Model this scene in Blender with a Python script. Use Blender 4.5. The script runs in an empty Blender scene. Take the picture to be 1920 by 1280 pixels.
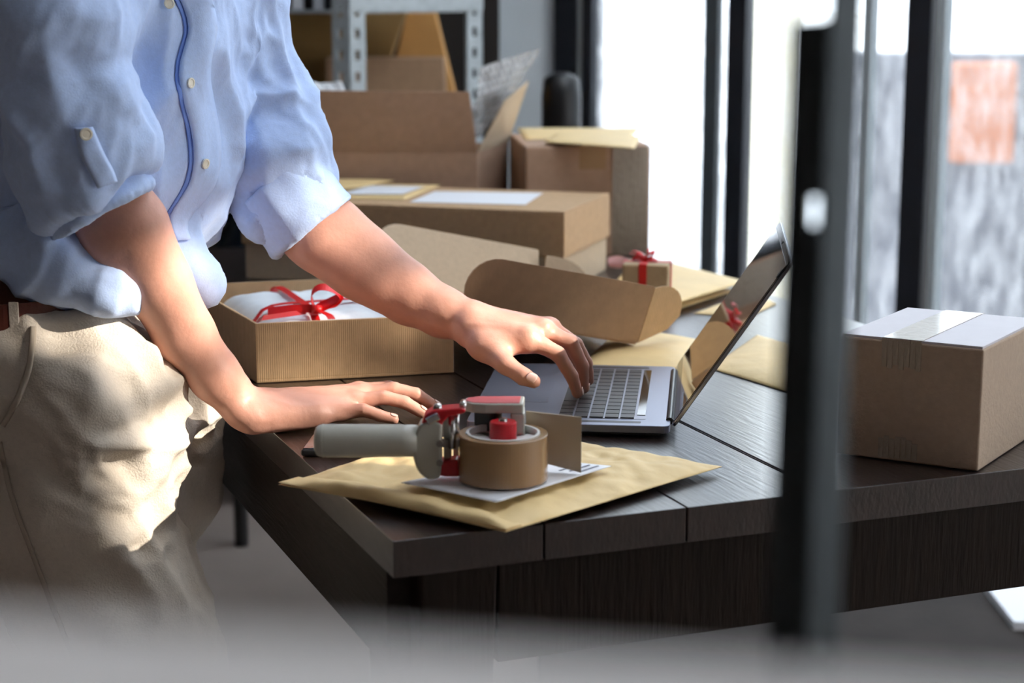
import bpy, bmesh, math, random
import numpy as np
from mathutils import Vector, Matrix, noise
from mathutils.bvhtree import BVHTree
random.seed(7)
V = Vector
sc = bpy.context.scene
C = sc.collection
R = math.radians

# ------------------------------------------------------------------ camera
F = 3450.0; PITCH = R(11.2); CAMZ = 1.30
cd = bpy.data.cameras.new('camera'); cam = bpy.data.objects.new('camera', cd); C.objects.link(cam)
cam.location = (0, 0, CAMZ); cam.rotation_euler = (R(90) - PITCH, 0, 0)
cd.sensor_width = 36; cd.lens = F / 1920 * 36; cd.clip_start = 0.02; cd.clip_end = 200
cd.dof.use_dof = True; cd.dof.focus_distance = 2.2; cd.dof.aperture_fstop = 4.2
sc.camera = cam
# ------------------------------------------------------------------ sky, sun, exposure
w = bpy.data.worlds.new('sky'); sc.world = w; w.use_nodes = True
bg = w.node_tree.nodes['Background']; bg.inputs[0].default_value = (0.88, 0.94, 1.0, 1); bg.inputs[1].default_value = 3.8
SAZ, SEL = R(105), R(25); LEAFSEED, LEAFN = 12, 200
sh = V((math.sin(SAZ), math.cos(SAZ), 0)); sdir = V((sh.x * math.cos(SEL), sh.y * math.cos(SEL), math.sin(SEL)))
sl = bpy.data.lights.new('sun', 'SUN'); sl.energy = 7; sl.color = (1.0, 0.90, 0.78); sl.angle = R(.8)
so = bpy.data.objects.new('sun', sl); C.objects.link(so); so.rotation_euler = sdir.to_track_quat('Z', 'Y').to_euler(); so.location = sdir * 20
sc.view_settings.view_transform = 'Standard'; sc.view_settings.look = 'None'
sc.view_settings.exposure = 0.98; sc.view_settings.gamma = 1; sc.view_settings.use_curve_mapping = False
sc.cycles.max_bounces = 10; sc.cycles.transparent_max_bounces = 12
sc.cycles.caustics_reflective = False; sc.cycles.caustics_refractive = False

FW = V((0, math.cos(PITCH), -math.sin(PITCH))); UP = V((0, math.sin(PITCH), math.cos(PITCH)))
def ray(px, py): return FW + V(((px - 960) / F, 0, 0)) + UP * ((640 - py) / F)
def az(px, py, z): d = ray(px, py); return V((0, 0, CAMZ)) + d * ((z - CAMZ) / d.z)
def ay(px, py, y): d = ray(px, py); return V((0, 0, CAMZ)) + d * (y / d.y)

# ------------------------------------------------------------------ materials
def lin(c): return tuple(((x / 255) / 12.92 if x / 255 <= .04045 else ((x / 255 + .055) / 1.055) ** 2.4) for x in c) + (1,)
def mat(name, col, rough=.6, metal=0, var=.0, vscale=30, bump=0, bscale=60, stretch=None, rotz=0, spec=None, wave=0, wscale=300, **kw):
    m = bpy.data.materials.new(name); m.use_nodes = True; nt = m.node_tree; b = nt.nodes['Principled BSDF']
    c = lin(col); b.inputs['Base Color'].default_value = c; b.inputs['Roughness'].default_value = rough; b.inputs['Metallic'].default_value = metal
    if spec is not None: b.inputs['Specular IOR Level'].default_value = spec
    for k, v in kw.items(): b.inputs[k.replace('_', ' ')].default_value = v
    tc = nt.nodes.new('ShaderNodeTexCoord'); mp = nt.nodes.new('ShaderNodeMapping'); nt.links.new(tc.outputs['Object'], mp.inputs[0])
    mp.vector_type = 'TEXTURE'; mp.inputs['Rotation'].default_value = (0, 0, rotz)
    src = mp.outputs[0]
    if stretch:
        mp2 = nt.nodes.new('ShaderNodeMapping'); nt.links.new(src, mp2.inputs[0]); mp2.inputs['Scale'].default_value = stretch; src = mp2.outputs[0]
    if var:
        n = nt.nodes.new('ShaderNodeTexNoise'); n.inputs['Scale'].default_value = vscale; n.inputs['Detail'].default_value = 6; nt.links.new(src, n.inputs[0])
        r = nt.nodes.new('ShaderNodeValToRGB'); nt.links.new(n.outputs[0], r.inputs[0])
        r.color_ramp.elements[0].position = .3; r.color_ramp.elements[1].position = .7
        r.color_ramp.elements[0].color = tuple(x * (1 - var) for x in c[:3]) + (1,)
        r.color_ramp.elements[1].color = tuple(min(1, x * (1 + var)) for x in c[:3]) + (1,)
        nt.links.new(r.outputs[0], b.inputs['Base Color'])
    h = None
    if bump:
        n = nt.nodes.new('ShaderNodeTexNoise'); n.inputs['Scale'].default_value = bscale; n.inputs['Detail'].default_value = 5; nt.links.new(src, n.inputs[0])
        bp = nt.nodes.new('ShaderNodeBump'); bp.inputs['Strength'].default_value = bump; bp.inputs['Distance'].default_value = .004
        nt.links.new(n.outputs[0], bp.inputs['Height']); nt.links.new(bp.outputs[0], b.inputs['Normal']); h = bp
    if wave:
        wv = nt.nodes.new('ShaderNodeTexWave'); wv.inputs['Scale'].default_value = wscale; nt.links.new(mp.outputs[0], wv.inputs[0])
        bp = nt.nodes.new('ShaderNodeBump'); bp.inputs['Strength'].default_value = wave; bp.inputs['Distance'].default_value = .001
        nt.links.new(wv.outputs[0], bp.inputs['Height']); nt.links.new(bp.outputs[0], b.inputs['Normal'])
        if h: nt.links.new(h.outputs[0], bp.inputs['Normal'])
    return m
AA = R(21.5)   # table heading
kraft = mat('kraft_board', (196, 162, 124), .8, var=.07, vscale=90, bump=.15, bscale=300)
kraft_rib = mat('ribbed_kraft_board', (205, 170, 128), .8, var=.06, vscale=90, wave=.35, wscale=110, rotz=R(16))
kraft_dull = mat('dull_kraft_board', (176, 143, 112), .8, var=.06, vscale=60, bump=.1, bscale=200)
kraft_pink = mat('pinkish_board', (178, 146, 122), .8, var=.06, vscale=60, bump=.1, bscale=200)
kraft_pale = mat('pale_inner_board', (205, 184, 156), .85, var=.05, vscale=120, bump=.15, bscale=300)
kraft_olive = mat('olive_board', (150, 118, 70), .8, var=.1, vscale=10)
kraft_orange = mat('orange_board', (205, 152, 88), .8, var=.1, vscale=10)
kraft_edge = mat('board_edge', (222, 205, 180), .9)
grey_board = mat('greyish_board', (178, 158, 138), .85, var=.05, vscale=120, bump=.2, bscale=260)
lit_top = mat('painted_light_top', (204, 200, 206), .55, var=.02)  # carton top coloured pale to carry the window light on it
manila = mat('manila_paper', (238, 208, 150), .58, var=.05, vscale=18, bump=.5, bscale=28)
white_paper = mat('white_paper', (238, 240, 245), .7, bump=.1, bscale=40)
print_ink = mat('grey_ink', (120, 125, 140), .7)
tissue = mat('white_tissue', (236, 241, 245), .75, bump=.5, bscale=35)
red_ribbon = mat('red_satin', (222, 28, 30), .35, bump=.1, bscale=40)
pink_ribbon = mat('pink_ribbon', (236, 190, 196), .4)
wrap_paper = mat('brown_wrapping_paper', (196, 168, 130), .6, var=.08, vscale=40, bump=.5, bscale=40)
wood = mat('dark_wood', (36, 25, 21), .30, var=.38, vscale=9, bump=.25, bscale=22, stretch=(9, .8, 4), rotz=AA, Coat_Weight=.45, Coat_Roughness=.28)
wood_side = mat('dark_wood_side', (28, 21, 18), .55, spec=.2, var=.3, vscale=9, bump=.3, bscale=25, stretch=(5, .8, 9), rotz=AA)
wood_leg = mat('worn_brown_wood', (27, 18, 13), .6, spec=.15, var=.25, vscale=12, bump=.3, bscale=25, stretch=(8, 8, .8), rotz=AA)
alu = mat('space_grey_aluminium', (150, 154, 170), .38, metal=.85)
alu_edge = mat('polished_aluminium', (200, 203, 212), .25, metal=1)
blackp = mat('black_plastic', (18, 18, 20), .4)
glassblk = mat('screen_glass', (8, 9, 12), .04, spec=.9, Coat_Weight=1.0, Coat_Roughness=.02)
keym = mat('key_plastic', (62, 62, 64), .38)
keyp = mat('keyboard_plate', (158, 160, 172), .4, metal=.8)
bezelm = mat('bezel_glass', (12, 12, 14), .08)
gun_grey = mat('gun_grey_plastic', (186, 184, 172), .42, var=.03, vscale=20)
gun_red = mat('gun_red_plastic', (196, 20, 34), .35)
gun_redlab = mat('faded_red_sticker', (208, 84, 88), .5)
steel = mat('bright_steel', (205, 205, 205), .22, metal=1)
steel_dark = mat('steel_frame', (150, 146, 140), .35, metal=.9)
beige_plate = mat('beige_plate', (190, 176, 156), .45)
tape = mat('brown_packing_tape', (168, 134, 98), .22, var=.04, vscale=12, Coat_Weight=.6, Coat_Roughness=.12)
tape_clear = mat('glossy_clear_tape', (168, 156, 140), .35, bump=.7, bscale=90, Coat_Weight=.3)
tape_core = mat('white_core', (222, 222, 220), .5)
skin = mat('skin', (206, 152, 132), .48, var=.12, vscale=22, bump=.1, bscale=200, Subsurface_Weight=.12, Subsurface_Radius=(.012, .005, .003), Subsurface_Scale=.6)
nailm = mat('fingernail', (232, 188, 172), .25, Coat_Weight=.4)
hairm = mat('brown_hair', (60, 42, 30), .6, bump=.8, bscale=60, stretch=(1, 1, .2))
shirtm = mat('blue_linen', (186, 209, 249), .85, var=.04, vscale=160, bump=.12, bscale=420, Sheen_Weight=.15)
shirt_in = mat('deep_blue_inner', (120, 152, 226), .9)
trousm = mat('beige_chino', (198, 188, 174), .88, var=.04, vscale=200, bump=.35, bscale=400)
trous_seam = mat('beige_seam', (176, 164, 148), .9)
beltm = mat('brown_leather', (84, 34, 22), .4, bump=.2, bscale=90)
buttonm = mat('pearl_button', (232, 226, 208), .25, Coat_Weight=.5)
shoem = mat('white_leather', (225, 225, 225), .5)
galv = mat('galvanised_steel', (176, 186, 190), .45, metal=.35, var=.1, vscale=40)
galv_dark = mat('dark_galvanised_steel', (64, 72, 76), .42, metal=.6, var=.16, vscale=22)
greyboard = mat('grey_painted_shelf', (228, 222, 218), .7, var=.05, vscale=30)
framem = mat('black_window_frame', (34, 38, 46), .45, var=.1, vscale=8)
frameg = mat('grey_window_frame', (84, 94, 98), .45)
framel = mat('pale_frame_strip', (190, 200, 204), .5)
plaster = mat('pale_plaster', (214, 222, 226), .9, var=.08, vscale=3, bump=.2, bscale=10)
plaster_in = mat('room_plaster', (206, 200, 194), .9, var=.06, vscale=2)
dark_in = mat('brick_brown_plaster', (112, 98, 90), .9, var=.1, vscale=3)
ceilm = mat('ceiling_paint', (226, 224, 220), .9)
concrete = mat('floor_concrete', (172, 158, 148), .5, var=.12, vscale=2.2, bump=.15, bscale=14)
ext_white = mat('exterior_render', (226, 228, 230), .9, var=.05, vscale=2)
ext_cream = mat('exterior_cream', (226, 214, 184), .9, var=.06, vscale=3)
ext_grey = mat('exterior_grey_wall', (108, 108, 118), .9, var=.3, vscale=1.6)
ext_orange = mat('exterior_orange_board', (216, 130, 84), .8, var=.04, vscale=3)
ext_ground = mat('exterior_paving', (214, 214, 214), .9, var=.05, vscale=.6)
darkblue = mat('black_blue_metal', (22, 34, 46), .3, metal=.2)
bmt = bpy.data.materials.new('bubble_plastic'); bmt.use_nodes = True
_b = bmt.node_tree.nodes['Principled BSDF']; _b.inputs['Base Color'].default_value = (.86, .88, .9, 1); _b.inputs['Roughness'].default_value = .12
_b.inputs['Alpha'].default_value = .4; _b.inputs['Coat Weight'].default_value = .6
def glass_mat(name, dirt, tint=(.93, .96, .98)):
    m = bpy.data.materials.new(name); m.use_nodes = True; nt = m.node_tree; nt.nodes.clear()
    out = nt.nodes.new('ShaderNodeOutputMaterial'); tr = nt.nodes.new('ShaderNodeBsdfTransparent'); tr.inputs[0].default_value = tint + (1,)
    tl = nt.nodes.new('ShaderNodeBsdfTranslucent'); tl.inputs[0].default_value = (.85, .87, .9, 1)
    gl = nt.nodes.new('ShaderNodeBsdfGlossy'); gl.inputs['Roughness'].default_value = .05
    tc = nt.nodes.new('ShaderNodeTexCoord'); n = nt.nodes.new('ShaderNodeTexNoise'); n.inputs['Scale'].default_value = 38; n.inputs['Detail'].default_value = 8
    mp = nt.nodes.new('ShaderNodeMapping'); mp.inputs['Scale'].default_value = (1, 1, .35); nt.links.new(tc.outputs['Object'], mp.inputs[0]); nt.links.new(mp.outputs[0], n.inputs[0])
    mr = nt.nodes.new('ShaderNodeMapRange'); mr.inputs['From Min'].default_value = .38; mr.inputs['From Max'].default_value = .72
    mr.inputs['To Min'].default_value = dirt * .4; mr.inputs['To Max'].default_value = min(1, dirt * 1.7); nt.links.new(n.outputs[0], mr.inputs[0])
    m1 = nt.nodes.new('ShaderNodeMixShader'); nt.links.new(mr.outputs[0], m1.inputs[0]); nt.links.new(tr.outputs[0], m1.inputs[1]); nt.links.new(tl.outputs[0], m1.inputs[2])
    m2 = nt.nodes.new('ShaderNodeMixShader'); m2.inputs[0].default_value = .05; nt.links.new(m1.outputs[0], m2.inputs[1]); nt.links.new(gl.outputs[0], m2.inputs[2])
    nt.links.new(m2.outputs[0], out.inputs[0]); return m
glass_clear = glass_mat('dirty_glass', .16); glass_frost = glass_mat('frosted_glass', .75); glass_diffuser = glass_mat('diffuser_glass', 2.5)  # last one: diffuser for the added side window and skylight

# ------------------------------------------------------------------ mesh helpers
def pydata(name, vs, fs, m, parent=None, smooth=False):
    me = bpy.data.meshes.new(name); me.from_pydata([tuple(v) for v in vs], [], fs); me.update()
    bm = bmesh.new(); bm.from_mesh(me); bmesh.ops.recalc_face_normals(bm, faces=bm.faces); bm.to_mesh(me); bm.free()
    o = bpy.data.objects.new(name, me); C.objects.link(o)
    for x in (m if isinstance(m, (list, tuple)) else [m]): me.materials.append(x)
    if smooth: me.polygons.foreach_set('use_smooth', [True] * len(me.polygons))
    if parent: o.parent = parent
    return o
class MB:
    def __init__(s): s.v = []; s.f = []
    def hexa(s, b, t):      # 4 bottom, 4 top points
        n = len(s.v); s.v += [V(p) for p in list(b) + list(t)]
        s.f += [(n, n+3, n+2, n+1), (n+4, n+5, n+6, n+7)] + [(n+i, n+(i+1) % 4, n+4+(i+1) % 4, n+4+i) for i in range(4)]; return s
    def box(s, c, ax, ay_, az_, hx, hy, hz):
        c = V(c); ax = V(ax) * hx; ay_ = V(ay_) * hy; az_ = V(az_) * hz
        q = [(-1, -1), (1, -1), (1, 1), (-1, 1)]
        return s.hexa([c + ax*a + ay_*b - az_ for a, b in q], [c + ax*a + ay_*b + az_ for a, b in q])
    def abox(s, x0, x1, y0, y1, z0, z1):
        return s.hexa([(x0, y0, z0), (x1, y0, z0), (x1, y1, z0), (x0, y1, z0)], [(x0, y0, z1), (x1, y0, z1), (x1, y1, z1), (x0, y1, z1)])
    def prism(s, pts, off):   # planar outline extruded by vector
        n = len(s.v); k = len(pts); s.v += [V(p) for p in pts] + [V(p) + V(off) for p in pts]
        s.f += [tuple(range(k))[::-1], tuple(range(n+k, n+2*k))] if False else [tuple(n+i for i in range(k))[::-1], tuple(n+k+i for i in range(k))]
        s.f += [(n+i, n+(i+1) % k, n+k+(i+1) % k, n+k+i) for i in range(k)]; return s
    def tube(s, pts, r, seg=12, cap=True, up=None, ratio=1):
        pts = [V(p) for p in pts]; rr = r if isinstance(r, (list, tuple)) else [r] * len(pts); n = len(s.v)
        pu = None
        for i, p in enumerate(pts):
            t = (pts[min(i+1, len(pts)-1)] - pts[max(i-1, 0)]).normalized()
            a = V(up) if up else (pu if pu else (V((0, 0, 1)) if abs(t.z) < .9 else V((1, 0, 0))))
            u = (a - t * a.dot(t)).normalized(); pu = u; w_ = t.cross(u)
            for k in range(seg):
                g = 2*math.pi*k/seg; s.v.append(p + (u*math.cos(g)*ratio + w_*math.sin(g)) * rr[i])
        for i in range(len(pts)-1):
            for k in range(seg): s.f.append((n+i*seg+k, n+i*seg+(k+1) % seg, n+(i+1)*seg+(k+1) % seg, n+(i+1)*seg+k))
        if cap: s.f.append(tuple(n+k for k in range(seg))[::-1]); s.f.append(tuple(n+(len(pts)-1)*seg+k for k in range(seg)))
        return s
    def lathe(s, c, prof, seg=48, close=False):  # prof: (r, z) list
        n = len(s.v); c = V(c)
        for r, z in prof:
            for k in range(seg): g = 2*math.pi*k/seg; s.v.append(c + V((r*math.cos(g), r*math.sin(g), z)))
        m = len(prof)
        for i in range(m if close else m-1):
            j = (i+1) % m
            for k in range(seg): s.f.append((n+i*seg+k, n+i*seg+(k+1) % seg, n+j*seg+(k+1) % seg, n+j*seg+k))
        if not close: s.f.append(tuple(n+k for k in range(seg))[::-1]); s.f.append(tuple(n+(m-1)*seg+k for k in range(seg)))
        return s
    def strip(s, pts, wv, th):   # ribbon: centre points, width vectors (half), thickness
        pts = [V(p) for p in pts]; n = len(s.v); k = len(pts)
        for i, p in enumerate(pts):
            t = (pts[min(i+1, k-1)] - pts[max(i-1, 0)]).normalized(); h = V(wv[i] if isinstance(wv, list) else wv)
            nn = t.cross(h).normalized() * th / 2
            s.v += [p-h-nn, p+h-nn, p+h+nn, p-h+nn]
        for i in range(k-1):
            a = n+4*i; b = a+4
            for q in range(4): s.f.append((a+q, a+(q+1) % 4, b+(q+1) % 4, b+q))
        s.f += [(n, n+3, n+2, n+1), tuple(n+4*(k-1)+q for q in range(4))]; return s
    def obj(s, name, m, parent=None, bevel=0, smooth=False, seg=2):
        o = pydata(name, s.v, s.f, m, parent, smooth)
        if bevel:
            b = o.modifiers.new('bevel', 'BEVEL'); b.width = bevel; b.segments = seg; b.limit_method = 'ANGLE'; b.angle_limit = R(35)
        return o
def thing(name, label, cat, loc=(0, 0, 0), group=None):
    o = bpy.data.objects.new(name, None); C.objects.link(o); o['label'] = label; o['category'] = cat; o.empty_display_size = .05
    if group: o['group'] = group
    o.location = loc; o['_o'] = 1; return o
def tag(o, label, cat, group=None):
    o['label'] = label; o['category'] = cat
    if group: o['group'] = group
    return o
def struct(o): o['kind'] = 'structure'; return o
def settle():
    # things' children were modelled in world space: undo the empties' offset
    for o in list(C.objects):
        if o.parent and o.parent.get('_o'): o.matrix_parent_inverse = Matrix.Translation(-V(o.parent.location))
    for o in list(C.objects):
        if '_o' in o: del o['_o']
def lerp(a, b, t): return V(a) * (1-t) + V(b) * t
def smooth_path(pts, n=6):
    pts = [V(p) for p in pts]; out = []
    for i in range(len(pts)-1):
        p0 = pts[max(i-1, 0)]; p1 = pts[i]; p2 = pts[i+1]; p3 = pts[min(i+2, len(pts)-1)]
        for k in range(n):
            t = k/n; out.append(.5*((2*p1)+(p2-p0)*t+(2*p0-5*p1+4*p2-p3)*t*t+(3*p1-p0-3*p2+p3)*t**3))
    out.append(pts[-1]); return out

def flat(p, z): return V((p[0], p[1], z))
# ------------------------------------------------------------------ the room
WY = 5.2; P0 = ay(1040, 300, WY); P0.z = 0
WD = V((.78, -.626, 0)).normalized(); WN = V((WD.y, -WD.x, 0))   # WN points into the room (-x,-y)
CH = 4.0
def wall_u(px):   # distance along the window wall at an image column
    d = V(((px-960)/F, math.cos(PITCH), 0)); # column plane near mid height
    det = d.x*(-WD.y) + WD.x*d.y; t = (P0.x*(-WD.y) + WD.x*P0.y)/det
    p = d*t; return (p-P0).dot(WD)
WLEN = 4.6; PE = P0 + WD*WLEN
struct(MB().abox(-3.4, 6.2, -2.6, 6.0, -.1, 0).obj('floor', concrete))
SX0, SX1, SY0, SY1 = .1, 2.5, 1.9, 4.3
struct(MB().abox(-3.4, PE.x+.5, -2.6, SY0, CH, CH+.1).abox(-3.4, PE.x+.5, SY1, 6.0, CH, CH+.1).abox(-3.4, SX0, SY0, SY1, CH, CH+.1).abox(SX1, PE.x+.5, SY0, SY1, CH, CH+.1).obj('ceiling', ceilm))
struct(MB().abox(SX0, SX1, SY0, SY1, CH+.04, CH+.05).obj('window_10', glass_diffuser))  # skylight out of view, added to brighten upward-facing surfaces
m = MB()
for k in range(1, 4): xx = SX0+(SX1-SX0)*k/4; m.abox(xx-.02, xx+.02, SY0, SY1, CH, CH+.035)
struct(m.obj('trim_20', framem))
struct(MB().abox(-3.4, P0.x, WY, WY+.2, 0, CH).obj('wall_back', plaster))
struct(MB().abox(-3.4, -3.2, -2.4, WY, 0, CH).obj('wall_left', dark_in))
struct(MB().abox(-3.4, PE.x+.2, -2.6, -2.4, 0, CH).obj('wall_behind', dark_in))
# right wall; high opening added out of view to aim the sun patches
def rightwall():
    x0, x1 = PE.x, PE.x+.15; m = MB(); y0, y1 = -2.4, PE.y
    m.abox(x0, x1, y0, y1, 0, .5); m.abox(x0, x1, y0, .4, .5, 2.6); m.abox(x0, x1, 1.95, y1, .5, 2.6); m.abox(x0, x1, y0, y1, 2.6, OZ0); m.abox(x0, x1, y0, y1, OZ1, CH); m.abox(x0, x1, y0, OY0, OZ0, OZ1); m.abox(x0, x1, OY1, y1, OZ0, OZ1)
    struct(m.obj('wall_right', plaster_in))
sq = V((-sh.y, sh.x, 0)); 
def to_wall(q, wv):   # ray column q, slant height wv -> (y, z) on the right wall
    x = PE.x; y = (q - x*sq.x)/sq.y; s = x*sh.x + y*sh.y; return y, wv + s*math.tan(SEL)
OY0, _z = to_wall(1.80, 1.1); OY1, _z2 = to_wall(2.39, 1.1)
OZ0 = to_wall(2.1, 1.07)[1]; OZ1 = to_wall(2.1, 1.52)[1]
rightwall()
wf = MB()
for f_ in (0, .36, .68, 1): yy = OY0+(OY1-OY0)*f_; wf.abox(PE.x+.04, PE.x+.09, yy-.014, yy+.014, OZ0, OZ1)
wf.abox(PE.x+.04, PE.x+.09, OY0, OY1, OZ0+(OZ1-OZ0)*.56-.012, OZ0+(OZ1-OZ0)*.56+.012)
struct(wf.obj('window_9', framem))
struct(MB().abox(PE.x+.07, PE.x+.08, .4, 1.95, .5, 2.6).obj('window_8', glass_diffuser))  # unseen frosted side window, added as a soft light source
wf = MB()
for yy in (.43, .9, 1.41, 1.92): wf.abox(PE.x+.03, PE.x+.065, yy-.03, yy+.03, .5, 2.6)
struct(wf.obj('window_7', framem))
# main window wall: head and low kerb
WH = 3.1
def wbox(m, u0, u1, z0, z1, d0=-.05, d1=.05):
    a, b = P0+WD*u0, P0+WD*u1; q = [a+WN*d0, b+WN*d0, b+WN*d1, a+WN*d1]
    return m.hexa([p+V((0, 0, z0)) for p in q], [p+V((0, 0, z1)) for p in q])
struct(wbox(wbox(MB(), 0, WLEN, WH, CH, -.15, .05), 0, WLEN, 0, .12, -.15, .05).obj('wall_window_side', plaster))
cols = [(1048, 1085, framem, .03), (1087, 1099, framel, .02), (1099, 1117, framem, .03), (1313, 1338, frameg, .012), (1359, 1392, framem, .022),
        (1604, 1618, framel, .02), (1686, 1730, framem, .03), (1741, 1753, framel, .02), (2120, 2180, framem, .07), (2750, 2830, framem, .07)]
for i, (a, b, mm, d) in enumerate(cols):
    struct(wbox(MB(), wall_u(a), wall_u(b), .12, WH, -d, d).obj('trim_%d' % (i+1), mm))
panes = [(1117, 1313, glass_frost), (1343, 1357, glass_frost), (1396, 1604, glass_clear), (1618, 1684, glass_clear), (1753, 2120, glass_clear), (2180, 2750, glass_frost)]
for i, (a, b, mm) in enumerate(panes):
    struct(wbox(MB(), wall_u(a), wall_u(b), .12, WH, -.004, .004).obj('window_%d' % (i+1), mm))
# outside
struct(MB().abox(-20, 60, -20, 90, -.5, -.35).obj('ground', ext_ground))
eo = MB().abox(1.35, 6.5, 7.3, 7.6, -.35, 1.3-7.3*.0405).obj('garden_wall', ext_grey); tag(eo, 'low mottled grey wall outside the rightmost window pane', 'wall'); struct(eo)
struct(MB().abox(PE.x+.3, PE.x+1.0, PE.y-.3, 16, -.35, 8).obj('wall_added_sunblock', ext_white))  # unseen wing added to keep the sun out of the main windows
a = ay(1792, 118, 7.22); b = ay(1898, 305, 7.22)
tag(MB().abox(a.x, b.x, 7.2, 7.29, b.z, a.z).obj('notice_board', ext_orange, bevel=.01), 'pale orange board on the grey wall outside the window', 'board')
for i, (px0, px1, y, mm, z0, z1) in enumerate([(1268, 1300, 7.0, ext_grey, -.35, 3), (1425, 1500, 8.5, ext_cream, -.35, 3.2)]):
    a = ay(px0, 300, y); b = ay(px1, 300, y)
    o = MB().abox(a.x, b.x, y, y+.3, z0, z1).obj('outdoor_post', mm, bevel=.01)
    tag(o, ['narrow grey post standing outside the frosted window', 'wide cream pillar outside, left of the foreground post'][i], 'post')

tc0 = sh*6.6 + sq*2.05; tree = thing('added_dapple_tree', 'leafy tree added outside the high side window to dapple the sun', 'tree', flat(tc0, -.35))  # put in out of view to break the sunbeam into dapples
MB().tube([flat(tc0+V((.5, .9, 0)), -.35), flat(tc0+V((.5, .8, 0)), 2.6), flat(tc0+V((.2, .4, 0)), 4.0), flat(tc0, 4.8)], [.14, .11, .06, .02], 12).obj('trunk', wood_leg, tree, smooth=True)
lf = MB(); rl = random.Random(LEAFSEED)
for k in range(LEAFN):
    q_ = rl.uniform(1.5, 2.6); s_ = rl.uniform(6.1, 7.1); w_ = rl.uniform(.95, 1.65); p = sh*s_+sq*q_; p.z = w_+s_*math.tan(SEL)
    a_ = V((rl.uniform(-1, 1), rl.uniform(-1, 1), rl.uniform(-1, 1))).normalized(); b_ = a_.orthogonal().normalized(); L = rl.uniform(.035, .065)
    n_ = len(lf.v); lf.v += [p-a_*L, p-b_*L*.45, p+a_*L, p+b_*L*.45]; lf.f.append((n_, n_+1, n_+2, n_+3))
o = lf.obj('foliage', mat('leaf_green', (70, 96, 44), .6), tree); o['kind'] = 'stuff'
# ------------------------------------------------------------------ table
TZ = .76; T0 = az(735, 1015, TZ)
EA = V((math.cos(AA), math.sin(AA), 0)); EB = V((-math.sin(AA), math.cos(AA), 0)); Z = V((0, 0, 1))
TW, TL = 1.05, 2.02
def tp(a, b, z=TZ): p = T0 + EA*a + EB*b; p.z = z; return p
def ab(p): d = V(p)-T0; return d.dot(EA), d.dot(EB)
table = thing('work_table', 'large dark brown plank table with deep apron under the boxes and laptop', 'table', (tp(TW/2, TL/2, 0)))
seams = sorted([0, ab(az(1274, 943, TZ))[0], ab(az(1360, 833, TZ))[0], ab(az(1565, 930, TZ))[0], TW])
seams.insert(1, seams[1]*.5)
m = MB()
for i in range(len(seams)-1):
    a0, a1 = seams[i]+.0012, seams[i+1]-.0012
    m.hexa([tp(a0, 0, TZ-.038), tp(a1, 0, TZ-.038), tp(a1, TL, TZ-.038), tp(a0, TL, TZ-.038)], [tp(a0, 0), tp(a1, 0), tp(a1, TL), tp(a0, TL)])
m.obj('tabletop', wood, table, bevel=.0015)
def tbox(a0, a1, b0, b1, z0, z1, m=None):
    m = m or MB(); return m.hexa([tp(a0, b0, z0), tp(a1, b0, z0), tp(a1, b1, z0), tp(a0, b1, z0)], [tp(a0, b0, z1), tp(a1, b0, z1), tp(a1, b1, z1), tp(a0, b1, z1)])
for (a0, a1, b0, b1) in ((.004, .03, .03, TL-.03), (TW-.03, TW-.004, .03, TL-.03), (.115, TW-.115, .012, .035), (.03, TW-.03, TL-.035, TL-.012)):
    tbox(a0, a1, b0, b1, TZ-.145, TZ-.0385).obj('apron', wood_side if b1-b0 > .1 else wood_leg, table, bevel=.002)
for (a0, b0) in ((.006, .008), (TW-.116, .008), (.006, TL-.118), (TW-.116, TL-.118)):
    a1 = a0+.108; q = .02
    MB().hexa([tp(a0+q, b0+q, 0), tp(a1-q, b0+q, 0), tp(a1-q, b0+.11-q, 0), tp(a0+q, b0+.11-q, 0)],
              [tp(a0+.0265 if a0 < .5 else a0, b0, TZ-.0385), tp(a1 if a0 < .5 else a1-.0265, b0, TZ-.0385), tp(a1, b0+.11, TZ-.0385), tp(a0, b0+.11, TZ-.0385)]).obj('leg', wood_leg, table, bevel=.003)

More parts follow.
